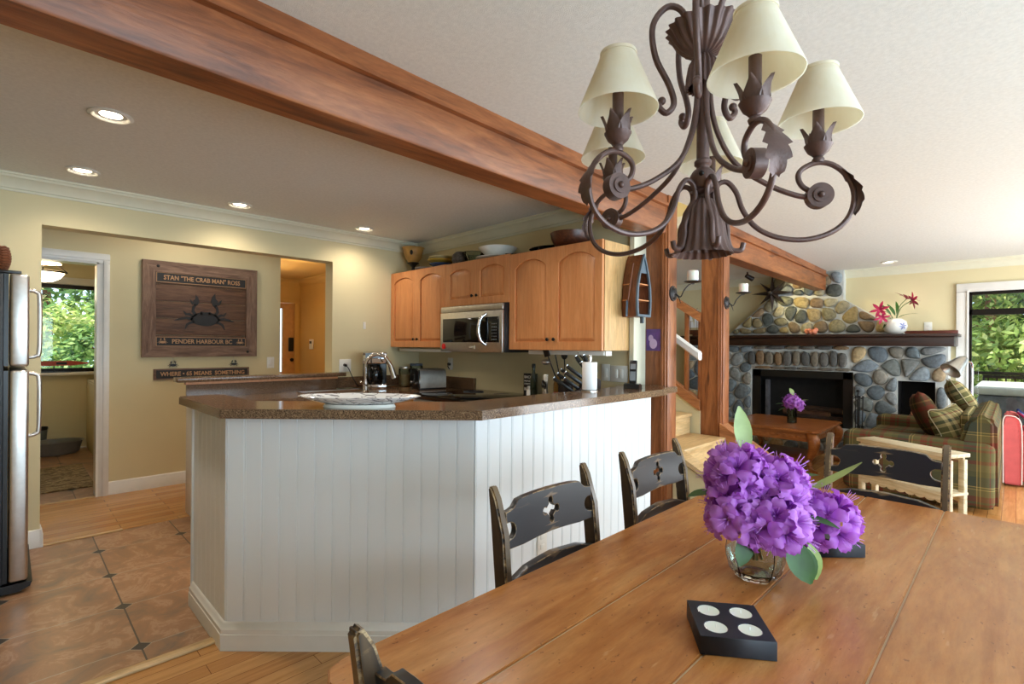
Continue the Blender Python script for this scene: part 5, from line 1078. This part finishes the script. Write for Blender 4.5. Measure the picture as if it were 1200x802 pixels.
# star
sr = thing('metal_star', 'dark rusted eight pointed metal star hanging on the chimney stones', 'star', (8.03, 2.575, 2.165)); m = MB(); P = 16; c0 = m.b.verts.new((-.09, 0, 0)); ring = []
for k in range(P):
    a = 2*pi*k/P+pi/8*0; r = (.30 if (k//2) % 2 == 0 else .25) if k % 2 == 0 else .085; ring.append(m.b.verts.new((.0, r*cos(a), r*sin(a)*.95)))
for k in range(P): m.b.faces.new((c0, ring[k], ring[(k+1) % P]))
m.b.faces.new(ring); m.obj('star_body', plain('rusted_star_metal', (62, 50, 44), .45, .5, .3), sr, smooth=False); MB().sph((-.085, 0, 0), .035).obj('center_boss', m_iron, sr)
# mantel things
lv = thing('flower_vase', 'round white vase with blue star pattern on the mantel', 'vase', (7.92, 1.09, 1.535))
MB().lathe([(.0005, 0), (.06, .0), (.11, .04), (.128, .10), (.115, .16), (.07, .195), (.05, .2), (.045, .195)], n=32).obj('vase_body', m_ceramic, lv)
m = MB()
for k in range(6):
    a = k*pi/3+.2; d = V((-.7071, -.7071, 0)); s_ = V((.7071, -.7071, 0)); c_ = V((0, 0, .10))+d*.132; p = c_+(s_*cos(a)+V((0, 0, sin(a))))*.055-d*.014; nrm = (s_*-sin(a)+V((0, 0, cos(a))))*.010; mid = (c_+p)/2+d*.004; m.quad(c_, mid+nrm, p, mid-nrm)
m.obj('star_decoration', plain('lavender_blue_glaze', (130, 140, 190), .3), lv)
lb_ = thing('lily_bouquet', 'magenta lilies with long green leaves in the mantel vase', 'flowers', (7.92, 1.09, 1.72))
def lily(c, d, s):
    m = MB()
    for k in range(6):
        a = k*pi/3; d_ = V(d).normalized(); u = d_.orthogonal().normalized(); w_ = d_.cross(u); dd = (u*cos(a)+w_*sin(a))+d_*.6; leaf_bm(m, c, dd, d_, s, s*.36, .35, 5)
    m.obj('lily_flower', m_pink, lb_, angle=180)
cf = lambda r, u, f=0: V((r*S+f*S, -r*S+f*S, u))
for r, u, d, s in ((-.19, .12, cf(-.6, .2, -.4), .11), (-.17, .03, cf(-.3, -.4, -.7), .09), (.14, .26, cf(.3, .8, -.2), .14), (.20, .24, cf(1, .2, -.2), .11)):
    lily(cf(r, u), d, s); MB().tube([(0, 0, -.05), cf(r*.35, u*.6), cf(r, u)], .005, 6, 4).obj('stem', m_stem, lb_)
for r, u, d, L_, w_ in ((.03, .02, cf(.9, .55), .25, .05), (0, .05, cf(-.4, 1), .16, .045), (.02, .06, cf(.2, 1), .18, .05), (-.03, .02, cf(-1, .35), .17, .04), (-.05, .06, cf(-.55, .8), .17, .035), (-.08, -.02, cf(-.7, -.5), .12, .04), (.12, .19, cf(1, .4), .14, .04)):
    m = MB(); leaf_bm(m, cf(r, u), d, (0, 0, 1) if abs(d.z) < .8 else (-.7, -.7, 0), L_, w_, .35); m.obj('leaf', m_green, lb_, angle=60)
co = MB()
for k in range(9): co.sph((random.uniform(-.035, .035), random.uniform(-.06, .06), .03+random.uniform(0, .045)), random.uniform(.025, .04), n=10)
co = co.obj('coral_ornament', m_coralred); co.location = (7.90, 2.03, 1.537); tag(co, 'salmon pink coral lump glowing on the mantel left of the lilies', 'ornament')
sh = thing('model_ship', 'small model sailing ship on the mantel seen between the posts', 'model ship', (7.95, 3.66, 1.535))
MB().prism([(-.22, .10), (-.15, .03), (.13, .03), (.22, .09), (.2, .10)], lambda u, v, d: V((d, u, v)), -.03, .03).box((-.02, -.1, 0), (.02, .1, .03)).obj('hull', m_bowl, sh)
for y, h_ in ((-.10, .40), (.03, .46), (.14, .36)):
    q = MB().cyl((0, y, .1), (0, y, h_), .004, n=6); q.obj('mast', m_boat, sh); m = MB(); m.quad((0, y-.06, .14), (0, y+.05, .14), (0, y+.04, h_-.12), (0, y-.045, h_-.12)).quad((-.004, y-.04, h_-.11), (-.004, y+.035, h_-.11), (-.004, y+.02, h_-.03), (-.004, y-.02, h_-.03)); m.obj('sail', m_paper, sh)

# ============================================================ LIVING ROOM FURNITURE
cfee = thing('coffee_table', 'carved honey brown coffee table with curved legs before the fireplace', 'coffee table', (6.55, 1.97, 0))
def scal(w_, d_, r=.06):
    p = []; 
    for (sx_, sy_) in ((1, 1), (-1, 1), (-1, -1), (1, -1)):
        x, y = sx_*w_, sy_*d_; q = [(x, y-sy_*.16), (x-sx_*.02, y-sy_*.10), (x, y-sy_*.05), (x-sx_*.03, y-sy_*.01), (x-sx_*.05, y), (x-sx_*.10, y-sy_*.02), (x-sx_*.16, y)]
        if sx_*sy_ < 0: q = q[::-1]
        p += q
    return p
m = MB().prism(scal(.54, .50), lambda u, v, d: V((u, v, d)), .445, .475); bmesh.ops.bevel(m.b, geom=[e for e in m.b.edges if abs(e.verts[0].co.z-e.verts[1].co.z) < .001], offset=.009, segments=2, affect='EDGES'); m.obj('tabletop', m_coffee, cfee)
m = MB()
for s in (-1, 1):
    for i in range(14):
        u = -.42+i*.0646; m.sph((s*.475, u, .39), .022, (.4, 1.4, 1), 8).sph((u, s*.435, .39), .022, (1.4, .4, 1), 8)
m.box((-.48, -.44, .345), (-.46, .44, .445)).box((.46, -.44, .345), (.48, .44, .445)).box((-.47, -.44, .345), (.47, -.42, .445)).box((-.47, .42, .345), (.47, .44, .445)).obj('carved_apron', m_coffee, cfee)
for sx_ in (-1, 1):
    for sy_ in (-1, 1): MB().tube([(sx_*.44, sy_*.40, .44), (sx_*.49, sy_*.45, .36), (sx_*.48, sy_*.44, .26), (sx_*.43, sy_*.39, .14), (sx_*.45, sy_*.41, .05), (sx_*.50, sy_*.46, .02)], [.05, .062, .05, .03, .025, .035], 10).obj('cabriole_leg', m_coffee, cfee)
box((-.38, -.34, .10), (.38, .34, .12), .004).obj('lower_shelf', m_coffee, cfee)
cv = thing('bud_vase', 'clear cylindrical glass vase on the coffee table', 'vase', (6.50, 1.86, .475)); MB().lathe([(.0005, .0), (.05, .0), (.05, .16), (.046, .16), (.046, .012), (.0005, .012)], n=24).obj('vase_body', m_jar, cv); MB().lathe([(.0005, .013), (.045, .013), (.045, .10), (.0005, .10)], n=20).obj('water', m_water, cv)
bouquet('rhododendron_posy', 'small ball of purple rhododendron on the coffee table vase', (6.50, 1.86, .60), [(cam_off(.0, .12), .07, 18), (cam_off(.035, .09, -.03), .05, 8)],
    [(cam_off(-.05, .10), cam_off(-1, .15), .14, .05, .2, m_green), (cam_off(-.05, .06), cam_off(-1, -.2), .12, .05, .2, m_green), (cam_off(.06, .12), cam_off(1, .4), .14, .05, .2, m_lime), (cam_off(.06, .06), cam_off(1, -.2), .12, .05, .2, m_green), (cam_off(.02, .2), cam_off(-.4, .8), .09, .05, .2, m_lime)], br=.036, seed=5)
# sofa
so = thing('plaid_sofa', 'olive and red plaid sofa with its back to the window side', 'sofa')
box((5.85, .18, .10), (7.22, 1.12, .34), .03).obj('base', m_plaid, so, uv=True)
for x0, x1 in ((5.60, 5.86), (7.20, 7.46)): box((x0, .12, .04), (x1, 1.17, .585), .06, 5).obj('arm', m_plaid, so, uv=True)
for x0, x1 in ((5.86, 6.53), (6.53, 7.20)): box((x0, .32, .33), (x1, 1.16, .475), .045, 4).obj('seat_cushion', m_plaid, so, uv=True)
m = MB().prism([(.10, .05), (.36, .05), (.36, .5), (.30, .75), (.24, .81), (.16, .81), (.11, .75)], lambda u, v, d: V((d, u, v)), 5.64, 7.42); bmesh.ops.bevel(m.b, geom=list(m.b.edges), offset=.03, segments=3, affect='EDGES', clamp_overlap=True); m.obj('back', m_plaid, so, uv=True)
for x0, x1 in ((5.88, 6.53), (6.54, 7.18)):
    m = box((x0, .27, .47), (x1, .35, .80), .04, 4); m.obj('back_cushion', m_plaid2, so, uv=True)

def pillow(loc, rot, s, th_, mt_, label, pipe=True):
    t = thing('throw_pillow', label, 'pillow', loc); t.rotation_euler = rot; m = MB(); n = 14; L = m.b.loops.layers.uv.new('UVMap')
    for sg_ in (-1, 1):
        g = [[None]*(n+1) for _ in range(n+1)]
        for i in range(n+1):
            for j in range(n+1):
                u, v = i/n*2-1, j/n*2-1; k = (1-abs(u)**2.6)*(1-abs(v)**2.6); pin = 1-.07*(1-abs(u))*abs(v)**3-.07*(1-abs(v))*abs(u)**3
                g[i][j] = m.b.verts.new((u*s*pin, sg_*(th_*max(0, k)**.5), v*s*pin))
        for i in range(n):
            for j in range(n):
                f_ = m.b.faces.new((g[i][j], g[i+1][j], g[i+1][j+1], g[i][j+1]))
                for l in f_.loops: l[L].uv = (l.vert.co.x+.3, l.vert.co.z+.3)
    bmesh.ops.remove_doubles(m.b, verts=m.b.verts, dist=.0005); m.obj('cushion', mt_, t, angle=180)
    if pipe: MB().tube([(-s, 0, -s), (0, 0, -s*.93), (s, 0, -s), (s*.93, 0, 0), (s, 0, s), (0, 0, s*.93), (-s, 0, s), (-s*.93, 0, 0)], .004, 6, 4, True).obj('piping', m_tanpipe, t)
pillow((6.70, .66, .68), (radians(-22), radians(8), radians(12)), .235, .10, m_plaid3, 'dark brown plaid pillow leaning furthest left on the sofa', False)
pillow((5.98, .40, .635), (radians(-22), radians(-8), radians(-24)), .20, .10, m_plaid2, 'tan green and red striped pillow nearest on the sofa')
pillow((6.85, .40, .86), (radians(-30), radians(4), radians(8)), .20, .09, m_plaid2, 'tan plaid pillow propped high at the sofa back')
# distressed console
cs = thing('console_table', 'narrow distressed cream console table with scalloped lower apron', 'table', (4.70, .56, 0), radians(62))
box((-.335, -.095, .618), (.335, .095, .645), .004).obj('tabletop', m_cream, cs); box((-.31, -.08, .59), (.31, -.065, .618)).box((-.31, .065, .59), (.31, .08, .618)).obj('upper_rail', m_cream, cs)
for x in (-.305, .305):
    for y in (-.07, .07): box((x-.018, y-.018, 0), (x+.018, y+.018, .60), .004).obj('leg', m_cream, cs)
box((-.33, -.085, .36), (.33, .085, .378), .003).obj('shelf', m_cream, cs)
def scallop(y): 
    pts = [(-.30, .36), (.30, .36), (.30, .325)]; n = 9
    for i in range(n):
        c_ = .30-.6*(i+.5)/n
        pts += [(c_+.033*cos(a), .325-.022*sin(a)) for a in [pi*k/6 for k in range(1, 6)]]+[(c_-.0333, .325)]
    return MB().prism(pts, lambda u, v, d: V((u, d, v)), y, y+.012)
for y in (-.088, .076): scallop(y).obj('scalloped_apron', m_cream, cs, smooth=False)
# reading lamp
lp = thing('floor_lamp', 'chrome reading lamp with cone shade behind the sofa end', 'lamp', (7.78, .36, 0))
MB().lathe([(.0005, .02), (.12, .018), (.13, .0)]).obj('base', m_chrome, lp); MB().tube([(0, 0, .01), (0, 0, .9), (0, 0, 1.12), (-.03, .01, 1.20), (-.09, .05, 1.225), (-.13, .07, 1.225)], .011, 8).obj('stem', m_chrome, lp)
d = V((-.55, .50, -.62)).normalized(); q = d.to_track_quat('Z', 'Y').to_matrix().to_4x4(); MB().lathe([(.0005, -.03), (.03, -.03), (.05, .0), (.10, .19), (.105, .20), (.098, .19), (.045, .0)], M=Matrix.Translation((-.12, .07, 1.235)) @ q, n=28).obj('cone_shade', m_steel, lp)
# armchair with throw
ac = thing('red_armchair', 'coral red upholstered armchair with white piping at the right edge', 'armchair')
m = MB().prism([(-.04, .02), (.092, .02), (.098, .55), (.092, .68), (.06, .70), (-.01, .68), (-.035, .55)], lambda u, v, d: V((d, u, v)), 7.0, 7.62); bmesh.ops.bevel(m.b, geom=list(m.b.edges), offset=.014, segments=2, affect='EDGES', clamp_overlap=True); m.obj('back', m_red, ac)
MB().tube([(6.998, .092, .03), (6.998, .098, .55), (6.998, .09, .675), (6.998, .06, .698), (6.998, -.01, .675), (6.998, -.036, .55), (6.998, -.038, .03)], .006, 6, 3).obj('piping', m_pipe, ac)
box((7.02, -.70, .12), (7.60, -.03, .42), .05, 3).obj('seat', m_red, ac); box((7.0, -.68, .05), (7.10, -.03, .56), .04, 3).box((7.52, -.68, .05), (7.62, -.03, .56), .04, 3).obj('arm', m_red, ac)
tw = MB(); n = 12; rows = []
for i in range(n+1):
    u = i/n; rows.append([tw.b.verts.new((7.12+.36*j/6, -.01-.52*u, .735-.24*min(1, u*2.2)+.012*sin(j*1.9+i))) for j in range(7)])
for i in range(n):
    for j in range(6): tw.b.faces.new((rows[i][j], rows[i][j+1], rows[i+1][j+1], rows[i+1][j]))
tw = tw.obj('throw_blanket', m_throw, None, uv=True); md = tw.modifiers.new('s', 'SOLIDIFY'); md.thickness = .02; tag(tw, 'red and blue throw draped over the coral armchair', 'blanket')

# ============================================================ LAUNDRY ROOM
lt = thing('litter_basin', 'grey plastic basin on the laundry floor under the window', 'basin', (.40, 8.28, 0)); m = MB().lathe([(.0005, .005), (.22, .0), (.25, .02), (.28, .15), (.30, .155), (.275, .15), (.24, .02), (.0005, .012)], n=36, sc=(1, .75)).obj('basin_body', plain('grey_plastic', (120, 120, 118), .3), lt)
MB().lathe([(.0005, .012), (.05, .012), (.07, .05), (.065, .05), (.045, .02), (.0005, .018)], (.03, 0, 0)).obj('bowl_inside', m_steel, lt)
wbk = thing('waste_bin', 'small grey bin with dark liner left of the basin', 'bin', (.27, 8.53, .0)); MB().lathe([(.0005, .0), (.075, .0), (.095, .28), (.09, .28), (.07, .01)], sc=(1, .6)).obj('bin_body', plain('bin_grey', (104, 108, 104), .4), wbk); MB().lathe([(.094, .27), (.1, .29), (.098, .31), (.085, .30)], sc=(1, .6)).obj('liner', m_black, wbk)
rgm = NT('patterned_rug'); f = rgm.noise(rgm.coord((1, 3, 1)), 7, 4, .6, 1.5); rgm.base(rgm.ramp(f, [(.4, (84, 66, 46)), (.5, (140, 118, 84)), (.56, (176, 158, 122)), (.62, (96, 74, 50))])); rgm.rm(.9)
r_ = box((-.35, 6.15, .001), (.60, 7.35, .012), .004).obj('rug', rgm.m); tag(r_, 'brown patterned rug on the laundry room tiles', 'rug')
wm = thing('washing_machine', 'white laundry appliance edge inside the laundry door', 'washer'); box((.72, 6.55, .02), (1.38, 7.25, .93), .015).obj('body', m_trim, wm); box((.70, 6.58, .93), (1.38, 7.22, .965), .008).obj('lid', m_ceramic, wm); MB().box((.69, 6.80, .945), (.72, 6.95, .955), .003).obj('latch', m_steel, wm)
cbl = thing('laundry_cabinet', 'cream tall side panel beside the laundry appliance', 'cabinet'); box((.74, 7.3, .0), (1.38, 8.55, .88), .004).obj('body', m_wall, cbl); box((.732, 7.35, .08), (.742, 8.5, .86), .002).obj('door', m_wall, cbl)
mb_ = thing('model_seaplane', 'orange red wooden model on a stand along the laundry sill', 'model', (.42, 8.55, .98)); MB().prism([(-.30, .10), (-.26, .085), (.18, .085), (.36, .115), (.18, .145), (-.26, .14), (-.30, .13)], lambda u, v, d: V((u, d, v)), -.02, .02).obj('hull', plain('orange_red_paint', (196, 72, 40), .4, var=.1), mb_)
MB().box((-.20, -.022, .10), (-.12, .022, .13)).box((.02, -.022, .10), (.12, .022, .13)).obj('dark_patches', m_iron, mb_); MB().cyl((0, 0, 0), (0, 0, .09), .006).box((-.16, -.03, 0), (.16, .03, .012)).obj('stand', m_black, mb_)

# ============================================================ OUTSIDE
box((8.4, -8, -.25), (30, 14, -.2)).struct('ground_garden', m_grass, smooth=False)
box((-12, 8.8, -.25), (8.4, 30, -.2)).struct('ground_drive', plain('pale_drive', (196, 192, 182), .9), smooth=False)
box((8.4, -4, -.2), (11.2, 2.5, -.05)).struct('deck', plain('grey_deck_boards', (150, 140, 128), .8), smooth=False)
ht = thing('hot_tub', 'covered hot tub with pale grey lid just outside the window', 'hot tub'); box((8.75, -1.9, -.05), (10.4, .36, .78), .05).obj('tub', m_ash, ht); box((8.70, -1.95, .78), (9.57, .40, .88), .04, 3).box((9.58, -1.95, .78), (10.45, .40, .88), .04, 3).obj('folding_cover', m_bedding, ht)
pc = thing('patio_chair', 'dark metal patio chair on the deck outside the window', 'patio chair', (10.7, .12, -.05)); m = MB()
for x in (-.25, .25):
    for y in (-.25, .25): m.cyl((x, y, 0), (x, y, 1.0 if x > 0 else .62), .015, n=8)
m.box((-.25, -.25, .42), (.25, .25, .45)).box((-.27, -.27, .62), (.27, -.23, .65)).box((-.27, .23, .62), (.27, .27, .65)).box((.235, -.25, .95), (.265, .25, 1.0))
for k in range(5): m.box((.24, -.2+k*.1-.01, .45), (.26, -.2+k*.1+.01, .96))
m.obj('chair_frame', m_bronze, pc)
rl = thing('deck_railing', 'dark deck railing before the garden trees', 'railing', (11.1, 0, -.05)); m = MB().box((-.03, -4, 1.0), (.03, 2.5, 1.05)); m.box((-.02, -4, .1), (.02, 2.5, .14)); m.obj('rail', m_bronze, rl)
for k in range(8): box((-.03, -3.9+k*.9, 0), (.03, -3.84+k*.9, 1.0)).obj('railing_post', m_bronze, rl)
def tree(label, base, h_, R_, nleaf, mt_, ls_, seed, sc_=(1, 1, 1), group=None, n_cl=14):
    rnd = random.Random(seed); t = thing('garden_tree', label, 'tree', base, 0, group)
    tk = MB().tube([(0, 0, 0), (.1, .05, h_*.4), (0, .1, h_*.85)], [.12, .09, .04], 8, 3); cls = []
    for k in range(n_cl):
        c = V((rnd.uniform(-1, 1)*R_*.8*sc_[0], rnd.uniform(-1, 1)*R_*.8*sc_[1], h_*.5+rnd.uniform(-.45, .5)*h_*sc_[2])); cls.append((c, R_*rnd.uniform(.35, .6))); tk.tube([(0, .05, min(h_*.7, max(.4, c.z-.5))), c], [.04, .012], 5, 1)
    tk.obj('trunk', m_boat, t); m = MB(); L = m.b.loops.layers.float_color.new('Col')
    for i in range(nleaf):
        c, r = rnd.choice(cls); d = V((rnd.gauss(0, 1), rnd.gauss(0, 1), rnd.gauss(0, 1))).normalized(); p = c+d*r*rnd.uniform(.5, 1)
        a = V((rnd.gauss(0, 1), rnd.gauss(0, 1), rnd.gauss(0, .6))).normalized(); b = a.cross(d+V((0, 0, .3))).normalized(); s = ls_*rnd.uniform(.6, 1.3)
        f_ = m.b.faces.new([m.b.verts.new(q) for q in (p-a*s, p-b*s*.38-a*s*.1, p+a*s, p+b*s*.38-a*s*.1)]); v_ = rnd.random()
        for l in f_.loops: l[L] = (v_, v_, v_, 1)
    me = bpy.data.meshes.new('foliage'); m.b.to_mesh(me); m.b.free(); me.materials.append(mt_); o = bpy.data.objects.new('foliage', me); COL.objects.link(o); o.parent = t
tree('yellow green leafy tree filling the living room window', (13.0, .3, -.2), 4.6, 1.9, 16000, m_fol1, .085, 1)
tree('darker green tree low behind the deck railing', (14.5, -1.3, -.2), 3.0, 1.7, 7000, m_fol2, .12, 2)
tree('tall green tree far beyond the living room window', (17.5, 1.5, -.2), 7.0, 2.8, 8000, m_fol2, .2, 3)
tree('pale tree at the right edge beyond the deck', (15.0, -2.2, -.2), 5.5, 2.2, 7000, m_fol1, .15, 6)
tree('dark leafy tree right side of the laundry window', (1.35, 11.2, -.2), 3.6, .95, 5000, m_fol2, .075, 4)
tree('bright shrub low outside the laundry window', (.1, 13.4, -.2), 2.2, 1.3, 6000, m_fol1, .08, 5)
tree('tall tree high behind the laundry window', (.6, 17, -.2), 6.5, 2.2, 6000, m_fol2, .15, 7)
